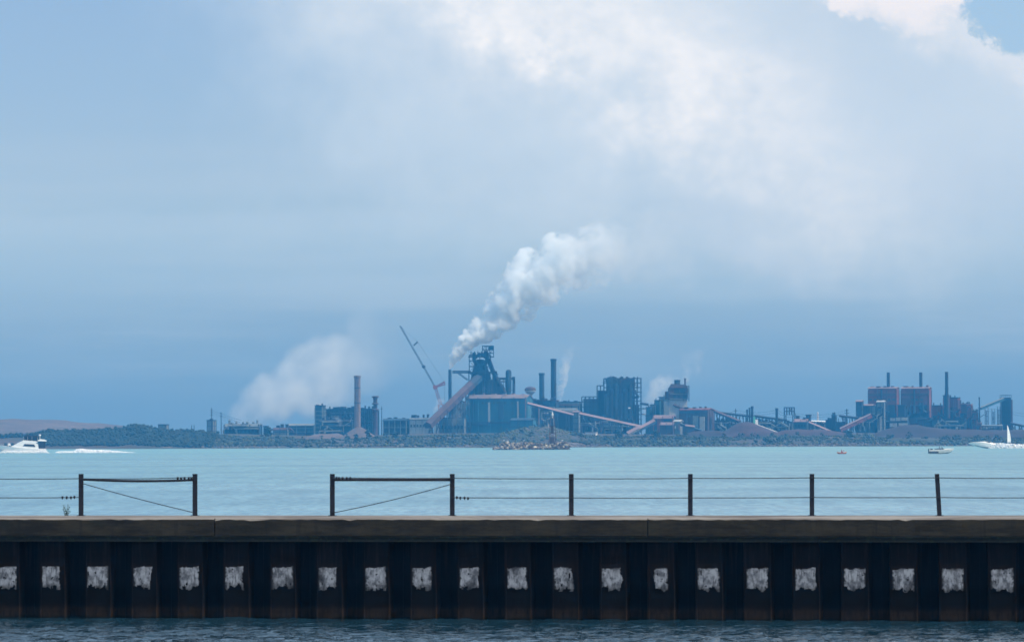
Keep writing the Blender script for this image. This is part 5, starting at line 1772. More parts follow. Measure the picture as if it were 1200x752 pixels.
def build_islet():
    D = 1790.0
    m = MPP(D)
    x0, x1 = at(578, 526, D).x, at(668, 526, D).x
    t = thing('rock_breakwater', 'low breakwater islet of heaped pale and dark boulders', 'rocks', ((x0 + x1) / 2, D, 0))
    rng = random.Random(8)
    # height of the heap along its length (px of the photograph above the water)
    prof = [(578, 2.5), (584, 5), (590, 9.5), (598, 8.5), (606, 7), (613, 9.5), (624, 8), (636, 7), (642, 7.5), (652, 8), (658, 9.5), (664, 8.5), (668, 5)]
    hgt = lambda px: float(np.interp(px, [p[0] for p in prof], [p[1] for p in prof])) * m
    core = MB()
    rings = []
    for k in range(31):
        px = 579 + 88 * k / 30
        h = hgt(px) * 0.62
        xx = at(px, 526, D).x
        rings.append([(xx, D - 3.2, -1.0), (xx, D - 1.2, h), (xx, D + 1.2, h), (xx, D + 3.2, -1.0)])
    core.loft(rings).build('rubble_core', M_RUST, t)
    protos = []
    for k in range(7):
        v = [Vector(p) * (1 + rng.uniform(-0.3, 0.25)) for p in ICO_V]
        v = [Vector((p.x * 1.15, p.y, p.z * 0.8)) for p in v]
        me = bpy.data.meshes.new('boulder')
        me.from_pydata([tuple(p) for p in v], [], [tuple(f) for f in ICO_F])
        me.materials.append(M_ROCK if k % 2 else M_ROCK_DARK)
        protos.append(me)
    for k in range(235):
        px = 578.5 + 89 * (k + rng.random()) / 235
        h = hgt(px)
        f = rng.random()
        r = rng.uniform(0.45, 1.15) * (0.8 if h < 1.5 else 1)
        y = D - 3.0 + 3.4 * f + rng.uniform(-0.3, 0.3)
        z = max(0.05, h * min(1.0, f * 1.15) - r * 0.45)
        o = bpy.data.objects.new('boulder', protos[rng.randrange(7)])
        COL.objects.link(o)
        o.parent = t
        o.location = (at(px, 526, D).x - t.location.x, y - D, z)
        o.rotation_euler = (rng.uniform(-0.4, 0.4), rng.uniform(-0.4, 0.4), rng.uniform(0, 6.28))
        o.scale = (r, r, r * rng.uniform(0.8, 1.1))
    # light tower
    b = at(647.5, 519, D)
    zb, ztop = b.z - 0.8, at(647, 490, D).z
    tw = thing('light_tower', 'rusty tapering lattice light tower with a small white lamp on the rock islet', 'tower', (b.x, D, zb))
    wb, wt = 1.65, 0.72
    def leg(sx, sy):
        return MB().tube((b.x + sx * wb, D + sy * wb, zb), (b.x + sx * wt, D + sy * wt, ztop), 0.13, 0.09, 6)
    for sx in (-1, 1):
        for sy in (-1, 1):
            leg(sx, sy).build('leg', M_RUST, tw)
    nb = 7
    W = lambda k: wb + (wt - wb) * k / nb
    Z = lambda k: zb + (ztop - zb) * k / nb
    mb = MB()
    for k in range(nb):
        for (ax, ay), (bx_, by) in (((-1, -1), (1, -1)), ((1, -1), (1, 1)), ((1, 1), (-1, 1)), ((-1, 1), (-1, -1))):
            mb.bar((b.x + ax * W(k), D + ay * W(k), Z(k)), (b.x + bx_ * W(k + 1), D + by * W(k + 1), Z(k + 1)), 0.055)
            mb.bar((b.x + bx_ * W(k), D + by * W(k), Z(k)), (b.x + ax * W(k + 1), D + ay * W(k + 1), Z(k + 1)), 0.055)
            mb.bar((b.x + ax * W(k + 1), D + ay * W(k + 1), Z(k + 1)), (b.x + bx_ * W(k + 1), D + by * W(k + 1), Z(k + 1)), 0.07)
    mb.build('bracing', M_RUST, tw)
    MB().box(b.x - 1.25, b.x + 1.1, D - 1.1, D + 1.1, zb, zb + 3.4).build('equipment_hut', M_RUST, tw)
    MB().box(b.x - 0.62, b.x + 0.5, D - 0.6, D + 0.6, Z(3), Z(5)).build('battery_box', M_RUST, tw)
    MB().box(b.x - 0.95, b.x + 0.95, D - 0.95, D + 0.95, ztop, ztop + 0.18).build('platform', M_RUST, tw)
    mb = MB()
    for sx in (-0.9, 0.9):
        for sy in (-0.9, 0.9):
            mb.bar((b.x + sx, D + sy, ztop + 0.18), (b.x + sx, D + sy, ztop + 1.1), 0.035)
    for z in (0.65, 1.1):
        for (ax, ay), (bx_, by) in (((-1, -1), (1, -1)), ((1, -1), (1, 1)), ((1, 1), (-1, 1)), ((-1, 1), (-1, -1))):
            mb.bar((b.x + ax * 0.9, D + ay * 0.9, ztop + z), (b.x + bx_ * 0.9, D + by * 0.9, ztop + z), 0.035)
    mb.build('railing', M_RUST, tw)
    MB().lathe((b.x, D, ztop + 0.19), [(0.28, 0), (0.22, 0.7), (0.42, 0.8), (0.42, 1.7), (0.14, 2.1), (0.08, 2.9)], 12).build('lantern', M_TOWHITE, tw)
    MB().bar((b.x + 0.95, D - 1.3, zb + 1.0), (b.x + 0.45, D - 0.8, ztop), 0.05).build('ladder_rail', M_TOWHITE, tw)
    # birds roosting on the boulders
    rng = random.Random(3)
    for i, (px, lab) in enumerate([(590.5, 'white gull on the highest boulders at the left end of the islet'), (595, 'white gull second from the left end of the islet'), (614, 'white gull on the middle boulders left of the light tower'), (659, 'white gull on boulders right of the light tower')]):
        zt = hgt(px) + 0.15
        c = at(px, 520, D)
        g = thing('gull', lab, 'gull', (c.x, D, zt), 0, 'gulls resting on the islet')
        MB().loft([[(x, r * math.cos(a), 0.32 + zz + r * math.sin(a)) for a in [k * math.pi / 4 for k in range(8)]]
                   for x, r, zz in ((-0.42, 0.02, 0.0), (-0.28, 0.09, 0), (-0.05, 0.15, 0), (0.12, 0.13, 0.04), (0.20, 0.07, 0.14), (0.25, 0.08, 0.24), (0.33, 0.07, 0.27), (0.42, 0.015, 0.25))]).build('body', M_TOWHITE, g, smooth=True, local=True)
        MB().bar((0.0, 0.04, -0.1), (0.0, 0.04, 0.22), 0.015).bar((0.0, -0.04, -0.1), (0.0, -0.04, 0.22), 0.015).build('leg', M_RUST, g, local=True)
    return t


build_islet()


# ---------------------------------------------------------------- boats
def gloss(name, c, rough=0.25, coat=0.3):
    m, t, n, b, o = material(name)
    co = n.new('ShaderNodeTexCoord').outputs['Object']
    f = n.smooth(n.noise(n.scale(co, (0.5, 1, 2)), 1.2, 5.0, 0.6), 0.35, 0.7)
    n.put(b.inputs['Base Color'], n.mix(f, tuple(x * 0.88 for x in c), c))
    b.inputs['Roughness'].default_value = rough
    b.inputs['Coat Weight'].default_value = coat
    return m


M_HULL = gloss('white_gelcoat', (0.84, 0.84, 0.83))
M_HULL2 = gloss('cream_gelcoat', (0.80, 0.77, 0.70))
M_CANVAS = weathered('navy_canvas', (0.012, 0.018, 0.035), (0.02, 0.03, 0.05), 2.0, 0.9, (1, 1, 1))
M_TINT = gloss('tinted_glass', (0.01, 0.013, 0.02), 0.08, 0.0)
M_CHROME = weathered('stainless_rail', (0.5, 0.5, 0.5), (0.6, 0.6, 0.6), 3.0, 0.3, metal=0.8)
M_ANTI = gloss('antifouling', (0.07, 0.08, 0.10), 0.6, 0.0)
M_SKIN = weathered('skin', (0.42, 0.25, 0.17), (0.48, 0.30, 0.21), 4.0, 0.6)
M_CLOTH = weathered('dark_clothing', (0.03, 0.03, 0.05), (0.06, 0.05, 0.07), 6.0, 0.9)
M_CLOTH_R = weathered('red_life_jacket', (0.45, 0.05, 0.03), (0.6, 0.09, 0.04), 6.0, 0.8)
M_KAYAK = gloss('orange_red_plastic', (0.50, 0.16, 0.08), 0.4, 0.1)
M_SAIL = weathered('sailcloth', (0.80, 0.80, 0.78), (0.88, 0.88, 0.86), 0.4, 0.8)


def mat_foam():
    m, t, n, b, o = material('sea_foam')
    co = n.new('ShaderNodeNewGeometry').outputs['Position']
    f = n.smooth(n.noise(n.scale(co, (0.8, 0.8, 1.6)), 1.0, 6.0, 0.7), 0.3, 0.7)
    n.put(b.inputs['Base Color'], n.mix(f, (0.78, 0.84, 0.86), (0.92, 0.94, 0.95)))
    b.inputs['Roughness'].default_value = 0.9
    b.inputs['Subsurface Weight'].default_value = 0.6
    b.inputs['Subsurface Radius'].default_value = (1.0, 1.0, 1.0)
    b.inputs['Subsurface Scale'].default_value = 0.4
    return m


M_FOAM = mat_foam()


def hull_loft(L, stations, mat, name, parent, under=None):
    """Boat hull along +x (bow at +x). stations: (fraction, half beam at sheer, half beam at chine, z sheer, z chine, z keel)."""
    rings = []
    for f, bs, bc, zs, zc, zk in stations:
        x = f * L
        rings.append([(x, 0, zk), (x, -bc, zc), (x, -(bc + bs) / 2 * 1.02, (zs + zc) / 2), (x, -bs, zs), (x, -bs * 0.93, zs + 0.06),
                      (x, bs * 0.93, zs + 0.06), (x, bs, zs), (x, (bc + bs) / 2 * 1.02, (zs + zc) / 2), (x, bc, zc)])
    mb = MB()
    mb.loft(rings)
    return mb.build(name, mat, parent, smooth=False, local=True)


def person_sitting(label, loc, rot, shirt, scale=1.0):
    """Seated figure as one continuous body with clothing as separate pieces."""
    t = thing('person', label, 'person', loc, rot)
    t.scale = (scale,) * 3
    sk = {'pelvis': ((0, 0, 0.12), 0.15), 'chest': ((0, 0, 0.42), 0.165), 'neck': ((0, 0, 0.60), 0.06), 'head': ((0.01, 0, 0.74), 0.10), 'crown': ((0.01, 0, 0.84), 0.07)}
    V, R, E = [], [], []
    def add(p, r, j=None):
        V.append(p); R.append(r)
        if j is not None: E.append((j, len(V) - 1))
        return len(V) - 1
    p = add((0, 0, 0.12), 0.14); c = add((0, 0, 0.45), 0.16, p); n_ = add((0.01, 0, 0.60), 0.06, c); h = add((0.02, 0, 0.70), 0.085, n_); add((0.02, 0, 0.80), 0.08, h)
    for s in (-1, 1):
        sh = add((0, s * 0.2, 0.52), 0.07, c); e = add((0.12, s * 0.25, 0.30), 0.045, sh); w = add((0.34, s * 0.18, 0.34), 0.033, e); add((0.42, s * 0.17, 0.35), 0.035, w)
        hp = add((0.05, s * 0.10, 0.08), 0.09, p); k = add((0.45, s * 0.13, 0.16), 0.06, hp); a = add((0.55, s * 0.13, -0.22), 0.045, k); add((0.68, s * 0.13, -0.26), 0.04, a)
    me = bpy.data.meshes.new('body')
    me.from_pydata(V, E, [])
    me.materials.append(shirt)
    o = bpy.data.objects.new('body', me); COL.objects.link(o); o.parent = t
    md = o.modifiers.new('skin', 'SKIN')
    for i, r in enumerate(R):
        me.skin_vertices[0].data[i].radius = (r, r)
    me.skin_vertices[0].data[0].use_root = True
    ss = o.modifiers.new('sub', 'SUBSURF'); ss.levels = ss.render_levels = 1
    MB().lathe((0.025, 0, 0.63), [(0.05, 0), (0.095, 0.07), (0.108, 0.14), (0.085, 0.22), (0.03, 0.25)], 12).build('head', M_SKIN, t, smooth=True, local=True)
    MB().lathe((0.0, 0, 0.74), [(0.112, 0), (0.118, 0.06), (0.09, 0.13), (0.03, 0.16)], 12).build('hair', M_CLOTH, t, smooth=True, local=True)
    return t


def foam_ridge(name, label, pts, D, width, parent=None, seed=0, kind='stuff', jag=0.35):
    """Churned foam: many small clumps along a line of pixel points (px, height in px above the water)."""
    rng = random.Random(seed)
    m = MPP(D)
    cs, rs = [], []
    n_ = int((pts[-1][0] - pts[0][0]) * 60)
    for k in range(n_):
        px = pts[0][0] + (pts[-1][0] - pts[0][0]) * rng.random()
        h = float(np.interp(px, [p[0] for p in pts], [p[1] for p in pts])) * m
        if h <= 0.02: continue
        f = rng.random()
        r = (0.2 + 0.8 * rng.random() ** 2.5) * min(0.42, h * 0.4) + 0.04
        x = at(px, 526, D).x
        z = h * (1 - f * f) * rng.uniform(0.0, 1.0) - r * 0.3
        y = D + (rng.random() * 2 - 1) * width * (0.4 + 0.6 * f)
        cs.append((x, y, max(z, 0.0))); rs.append(r)
    o = clumps(name, cs, rs, M_FOAM, seed + 5, 0.7, 0.3)
    return tag(o, label, kind=kind)


def build_yacht():
    # waterline of the hull at pixel row 529.5 (level), heading left
    D = 21000.0 / (529.6 - 1.9 - HORIZON + 0.9)
    m = MPP(D)
    sx = at(54, 528, D).x                              # stern
    L = (54 + 9) * m
    a = math.radians(180 + 7)
    t = thing('motor_yacht', 'white motor yacht with dark flybridge canopy speeding left at the left edge', 'yacht', (sx, D, 0.0), a)
    B = 2.4
    st = [(0.0, B * .92, B * .86, 1.45, 0.25, -0.5), (0.15, B * .98, B * .9, 1.5, 0.2, -0.5), (0.4, B, B * .9, 1.75, 0.3, -0.4), (0.6, B * .96, B * .78, 2.15, 0.55, -0.1),
          (0.75, B * .82, B * .55, 2.5, 0.95, 0.3), (0.88, B * .5, B * .26, 2.75, 1.4, 0.9), (0.96, B * .22, B * .08, 2.88, 1.9, 1.5), (1.0, 0.03, 0.02, 2.95, 2.5, 2.35)]
    hull_loft(L, st, M_HULL, 'hull', t)
    k = L / 63.0                                       # metres per photo pixel along the boat
    X = lambda px: (54 - px) * k
    zpx = lambda py: (529.6 - py) * m
    def house(name, outline, hw, mat, taper=0.86):
        """Solid with outline (px, py) in profile, half width hw, top narrower."""
        pts = [(X(px), zpx(py)) for px, py in outline]
        zmin, zmax = min(p[1] for p in pts), max(p[1] for p in pts)
        n_ = len(pts)
        vs = []
        for s in (-1, 1):
            for x, z in pts:
                w = hw * (1 - (1 - taper) * (z - zmin) / max(0.01, zmax - zmin))
                vs.append((x, s * w, z))
        fs = [tuple(range(n_)), tuple(range(n_, 2 * n_))[::-1]] + [(i, n_ + i, n_ + (i + 1) % n_, (i + 1) % n_) for i in range(n_)]
        return MB().raw(vs, fs).build(name, mat, t, local=True)
    house('cabin', [(13, 522), (17, 520.2), (24, 516.3), (33, 515.6), (41, 516.8), (44.5, 519.5), (45.2, 525), (13, 524.5)], 1.95, M_HULL)
    for s in (-1, 1):
        mb = MB()
        q = [(X(27), s * 1.93, zpx(521.3)), (X(41.5), s * 1.93, zpx(522.4)), (X(40), s * 1.83, zpx(519.6)), (X(29), s * 1.82, zpx(519.0))]
        q2 = [(x, y + s * 0.06, z) for x, y, z in q]
        mb.raw(q + q2, [(0, 1, 2, 3), (7, 6, 5, 4), (0, 4, 5, 1), (1, 5, 6, 2), (2, 6, 7, 3), (3, 7, 4, 0)])
        mb.build('side_window', M_TINT, t, local=True)
    house('windscreen', [(17.8, 520.0), (24.3, 516.6), (25.5, 516.9), (19.5, 520.3)], 1.7, M_TINT, 0.95)
    house('flybridge_coaming', [(25, 516.4), (27.5, 514.6), (44, 516.0), (44.5, 517.6), (34, 516.6)], 1.6, M_HULL, 0.95)
    house('canopy', [(28.2, 509.4), (31, 508.4), (43, 509.3), (45.2, 510.3), (45.2, 511.0), (28.2, 510.1)], 1.45, M_CANVAS, 0.92)
    house('canopy_curtain', [(29.8, 514.9), (29.6, 510.4), (44.4, 511.0), (44.4, 516.2)], 1.36, M_TINT, 0.93)
    house('canopy_screen', [(27.2, 514.4), (28.3, 510.2), (29.6, 510.3), (29.2, 514.8)], 1.4, M_CANVAS, 0.95)
    for px in (28, 32.5, 37.5, 44):
        for s in (-1, 1):
            MB().bar((X(px), s * 1.4, zpx(515.5)), (X(px), s * 1.35, zpx(510)), 0.05).build('canopy_post', M_CHROME, t, local=True)
    house('helm_seats', [(33, 516), (33.3, 512.5), (35, 512.5), (36.5, 514), (41, 513.6), (42.5, 516)], 1.0, M_CANVAS)
    house('cockpit_enclosure', [(45.4, 524.6), (46, 516.2), (52.8, 516.2), (53.2, 525.3)], 1.75, M_CANVAS, 0.97)
    house('hardtop', [(44, 515.0), (47, 513.4), (52, 513.8), (54.5, 515.0), (54.3, 516.1), (45, 515.8)], 1.9, M_HULL, 0.9)
    MB().bar((X(46.8), 0, zpx(514)), (X(46.8), 0, zpx(509.5)), 0.09).build('mast', M_HULL, t, local=True)
    MB().lathe((X(46.8), 0, zpx(509.8)), [(0.15, 0), (0.42, 0.12), (0.42, 0.4), (0.2, 0.62)], 12).build('radar_dome', M_HULL, t, local=True)
    house('transom_platform', [(52, 529), (52.5, 525), (54, 525.6), (55.3, 529)], 1.9, M_HULL, 1.0)
    mb = MB()
    for s in (-1, 1):
        prev = None
        for px in (-7, -3, 1, 5, 9, 13):
            f = 1 - (px + 9) / 63.0
            f = max(0.0, min(1.0, f))
            hb = float(np.interp(f, [q[0] for q in st], [q[1] for q in st])) * 0.9
            zs = float(np.interp(f, [q[0] for q in st], [q[3] for q in st]))
            p = Vector((X(px), s * hb, zs))
            q = p + Vector((0, 0, 0.75))
            mb.bar(p, q, 0.025)
            if prev is not None:
                mb.bar(prev, q, 0.03); mb.bar(prev - Vector((0, 0, 0.35)), q - Vector((0, 0, 0.35)), 0.02)
            prev = q
    mb.build('bow_rail', M_CHROME, t, local=True)
    house('deck_locker', [(9.5, 521.2), (10, 518.2), (12, 518.2), (13, 520.6)], 0.6, M_HULL)
    foam_ridge('bow_wave', 'white bow wave churned along the side of the motor yacht', [(0, 1.2), (4, 3.4), (12, 2.8), (25, 2.4), (40, 1.8), (54, 2.8), (56, 1.2), (58, 0)], D - 3.2, 1.2, seed=2)
    foam_ridge('boat_wake', 'long white wake trailing right behind the motor yacht', [(66, 1.2), (68, 1.9), (86, 2.2), (90, 4.4), (96, 5.0), (103, 3.6), (118, 3.4), (128, 2.8), (140, 1.8), (149, 0.9), (158, 0.3)], D - 2, 3.5, seed=3)


build_yacht()


def build_speedboat():
    D = 21000.0 / (525.2 + 1.8 - HORIZON)
    m = MPP(D)
    L = 33 * m * 1.12
    sx = at(1134.5 + 33 * 1.1, 524, D).x
    t = thing('speedboat', 'sleek white speedboat planing left with its bow raised, followed by high spray', 'speedboat', (sx, D, 0.0), math.radians(180 + 8))
    B = 1.5
    st = [(0.0, B, B * .9, 1.35, 0.2, -0.25), (0.2, B, B * .9, 1.75, 0.2, -0.2), (0.45, B * .98, B * .85, 2.3, 0.45, 0.1), (0.65, B * .85, B * .66, 2.55, 0.95, 0.55),
          (0.82, B * .55, B * .38, 2.55, 1.45, 1.1), (0.94, B * .22, B * .12, 2.35, 1.85, 1.65), (1.0, 0.02, 0.01, 2.15, 2.05, 1.98)]
    hull_loft(L, st, M_HULL, 'hull', t)
    MB().loft([[(x, -w, z0), (x, -w * 0.7, z1), (x, w * 0.7, z1), (x, w, z0)] for x, w, z0, z1 in ((L * 0.12, 1.1, 1.55, 1.75), (L * 0.3, 1.1, 1.95, 2.45), (L * 0.5, 1.0, 2.35, 2.85), (L * 0.72, 0.6, 2.5, 2.66))]).build('deck_fairing', M_HULL, t, local=True)
    MB().loft([[(x, -w, z0), (x, -w * 0.9, z1), (x, w * 0.9, z1), (x, w, z0)] for x, w, z0, z1 in ((L * 0.30, 1.0, 2.35, 2.62), (L * 0.36, 1.0, 2.5, 2.95), (L * 0.44, 0.85, 2.7, 2.72))]).build('windscreen', M_TINT, t, local=True)
    MB().loft([[(L * f, -w - 0.02, z), (L * f, -w - 0.02, z + 0.16), (L * f, w + 0.02, z + 0.16), (L * f, w + 0.02, z)] for f, w, z in ((0.0, B * .9, 0.18), (0.2, B * .9, 0.2), (0.45, B * .85, 0.42), (0.65, B * .66, 0.9), (0.8, B * .42, 1.34))]).build('chine_stripe', M_ANTI, t, local=True)
    foam_ridge('spray', 'thick white spray thrown up behind the speedboat to the right edge', [(1158, 1.5), (1163, 5.5), (1168, 6.8), (1178, 6.0), (1185, 5.2), (1195, 4.8), (1208, 4.4), (1225, 3.5), (1260, 2)], D - 0.5, 2.6, seed=4)


build_speedboat()


def build_sailboat():
    D = 21000.0 / (523.2 + 1.9 - HORIZON)
    m = MPP(D)
    c = at(1181, 522, D)
    t = thing('sailboat', 'small sailboat with one tall white sail beyond the speedboat spray', 'sailboat', (c.x, D, 0.0), math.radians(180 + 40))
    L = 15 * m
    B = 1.15
    st = [(-0.5, B * .7, B * .5, 0.95, 0.15, 0.0), (-0.2, B, B * .8, 0.9, 0.05, -0.3), (0.1, B, B * .75, 0.95, 0.05, -0.35), (0.35, B * .6, B * .35, 1.1, 0.2, -0.15), (0.5, 0.03, 0.02, 1.25, 0.9, 0.8)]
    hull_loft(L, st, M_HULL, 'hull', t)
    MB().loft([[(x, -w, 0.9), (x, -w * 0.8, z1), (x, w * 0.8, z1), (x, w, 0.9)] for x, w, z1 in ((-0.8, 0.7, 1.35), (0.6, 0.65, 1.45), (1.6, 0.35, 1.15))]).build('cabin', M_HULL, t, local=True)
    mh = 25.5 * m
    MB().tube((0.3, 0, 0.8), (0.25, 0, mh), 0.09, 0.05, 8).build('mast', M_CHROME, t, local=True)
    MB().tube((0.3, 0, 1.9), (-2.9, -0.5, 1.9), 0.06, n=6).build('boom', M_CHROME, t, local=True)
    rings = []
    for k in range(13):
        f = k / 12
        z = 2.0 + (mh - 2.2) * f
        w = 2.9 * (1 - f ** 1.7) ** 0.9 + 0.08
        rings.append([(0.2 - w * u, -0.75 * math.sin(math.pi * min(1, u * 0.9)) * (1 - f * 0.5) * w / 3.1 - 0.35 * u * (1 - f), z) for u in [j / 6 for j in range(7)]])
    mb = MB().loft(rings, close=False)
    o = mb.build('mainsail', M_SAIL, t, smooth=True, local=True)
    so = o.modifiers.new('thickness', 'SOLIDIFY'); so.thickness = 0.03
    q = t.matrix_basis @ Vector((-1.9, 0.2, 0.9))
    person_sitting('person in dark red clothing sitting at the stern of the sailboat', q, math.radians(220), M_CLOTH_R)


build_sailboat()


def build_runabout():
    D = 21000.0 / (531.3 + 1.65 - HORIZON)
    m = MPP(D)
    L = 28.5 * m
    c = at(1089, 530, D)
    ang = math.radians(-6)
    t = thing('runabout', 'small white open motorboat with people aboard, heading right', 'motorboat', (c.x, D, 0.0), ang)
    B = 1.15
    st = [(0.0, B, B * .9, 0.95, 0.15, -0.2), (0.3, B, B * .9, 1.0, 0.15, -0.2), (0.6, B * .95, B * .8, 1.12, 0.2, -0.15), (0.8, B * .7, B * .48, 1.25, 0.45, 0.1), (0.93, B * .3, B * .15, 1.35, 0.8, 0.55), (1.0, 0.03, 0.02, 1.38, 1.2, 1.1)]
    hull_loft(L, st, M_HULL2, 'hull', t)
    MB().box(0.02, L * 0.38, -B * 0.985 - 0.03, B * 0.985 + 0.03, 0.18, 0.62).build('side_band', M_ANTI, t, local=True)
    MB().loft([[(x, -w, z0), (x, -w * 0.8, z1), (x, w * 0.8, z1), (x, w, z0)] for x, w, z0, z1 in ((L * 0.55, 0.95, 1.1, 1.2), (L * 0.7, 0.8, 1.2, 1.4), (L * 0.9, 0.35, 1.34, 1.42))]).build('foredeck', M_HULL2, t, local=True)
    MB().raw([(L * .52, -.95, 1.1), (L * .52, .95, 1.1), (L * .62, .8, 1.3), (L * .62, -.8, 1.3), (L * .50, -.85, 1.62), (L * .50, .85, 1.62)], [(3, 2, 5, 4), (0, 4, 5, 1), (0, 3, 4), (1, 5, 2), (0, 1, 2, 3)]).build('windscreen', M_TINT, t, local=True)
    MB().box(0.25, 0.95, -0.9, 0.9, 0.95, 1.35).build('stern_seat', M_CANVAS, t, local=True)
    MB().box(-0.32, 0.0, -0.22, 0.22, 0.1, 1.35).build('outboard_motor', M_ANTI, t, local=True)
    MB().raw([(L * .2, -.9, 1.15), (L * .5, -.9, 1.2), (L * .5, .9, 1.2), (L * .2, .9, 1.15), (L * .24, -.8, 1.38), (L * .46, -.8, 1.5), (L * .46, .8, 1.5), (L * .24, .8, 1.38)],
             [(4, 5, 6, 7), (0, 1, 5, 4), (1, 2, 6, 5), (2, 3, 7, 6), (3, 0, 4, 7)]).build('folded_canopy', M_CANVAS, t, local=True)
    for (x, y, lab, sh) in ((L * 0.52, -0.35, 'person in dark clothes at the wheel of the small white motorboat', M_CLOTH), (L * 0.42, 0.35, 'second person in dark clothes beside the driver in the small motorboat', M_CLOTH)):
        p = t.matrix_basis @ Vector((x, y, 1.02))
        person_sitting(lab, p, ang, sh)


build_runabout()


def build_kayak():
    D = 21000.0 / (531.6 + 1.25 - HORIZON)
    m = MPP(D)
    c = at(986.5, 530, D)
    t = thing('kayak', 'tiny orange-red kayak out on the open bay', 'kayak', (c.x, D, 0.0), math.radians(8))
    L = 11.5 * m
    rings = []
    for k in range(13):
        f = k / 12 * 2 - 1
        w = 0.42 * (1 - abs(f) ** 2.2) + 0.02
        z = 0.32 + 0.22 * f * f
        rings.append([(f * L / 2, 0, -0.08 + 0.3 * f ** 4), (f * L / 2, -w, z - 0.10), (f * L / 2, -w * 0.6, z + 0.06), (f * L / 2, w * 0.6, z + 0.06), (f * L / 2, w, z - 0.10)])
    MB().loft(rings).build('hull', M_KAYAK, t, smooth=True, local=True)
    MB().lathe((0.1, 0, 0.36), [(0.34, 0), (0.34, 0.08), (0.28, 0.10)], 14).build('cockpit_rim', M_ANTI, t, local=True)
    p = t.matrix_basis @ Vector((-0.1, 0, 0.30))
    person_sitting('person in a red life jacket paddling the kayak', p, math.radians(8), M_CLOTH_R)
    pd = thing('paddle', 'double-ended paddle held across the kayak', 'paddle', t.matrix_basis @ Vector((0.32, 0, 0.68)), math.radians(8))
    MB().tube((0, -0.5, 0.05), (0.05, 0.95, -0.2), 0.02, n=6).tube((0, -0.5, 0.05), (-0.1, -1.0, 0.2), 0.02, n=6).build('shaft', M_CHROME, pd, local=True)
    MB().box(-0.1, 0.12, 0.93, 0.97, -0.38, -0.1).build('blade', M_KAYAK, pd, local=True)
    MB().box(-0.2, 0.0, -1.05, -1.0, 0.1, 0.38).build('blade', M_KAYAK, pd, local=True)


build_kayak()


# ---------------------------------------------------------------- smoke and steam
def ico_sphere(mb, c, r, rng):
    # subdivided icosahedron pushed in and out a little
    pts = [Vector(p) for p in ICO_V]
    faces = [tuple(f) for f in ICO_F]
    cache, nf = {}, []
    def mid(a, b):
        k = (min(a, b), max(a, b))
        if k not in cache:
            pts.append(((pts[a] + pts[b]) / 2).normalized()); cache[k] = len(pts) - 1
        return cache[k]
    for a, b, d in faces:
        x, y, z = mid(a, b), mid(b, d), mid(d, a)
        nf += [(a, x, z), (b, y, x), (d, z, y), (x, y, z)]
    mb.raw([Vector(c) + p * r * (1 + rng.uniform(-0.06, 0.06)) for p in pts], nf)


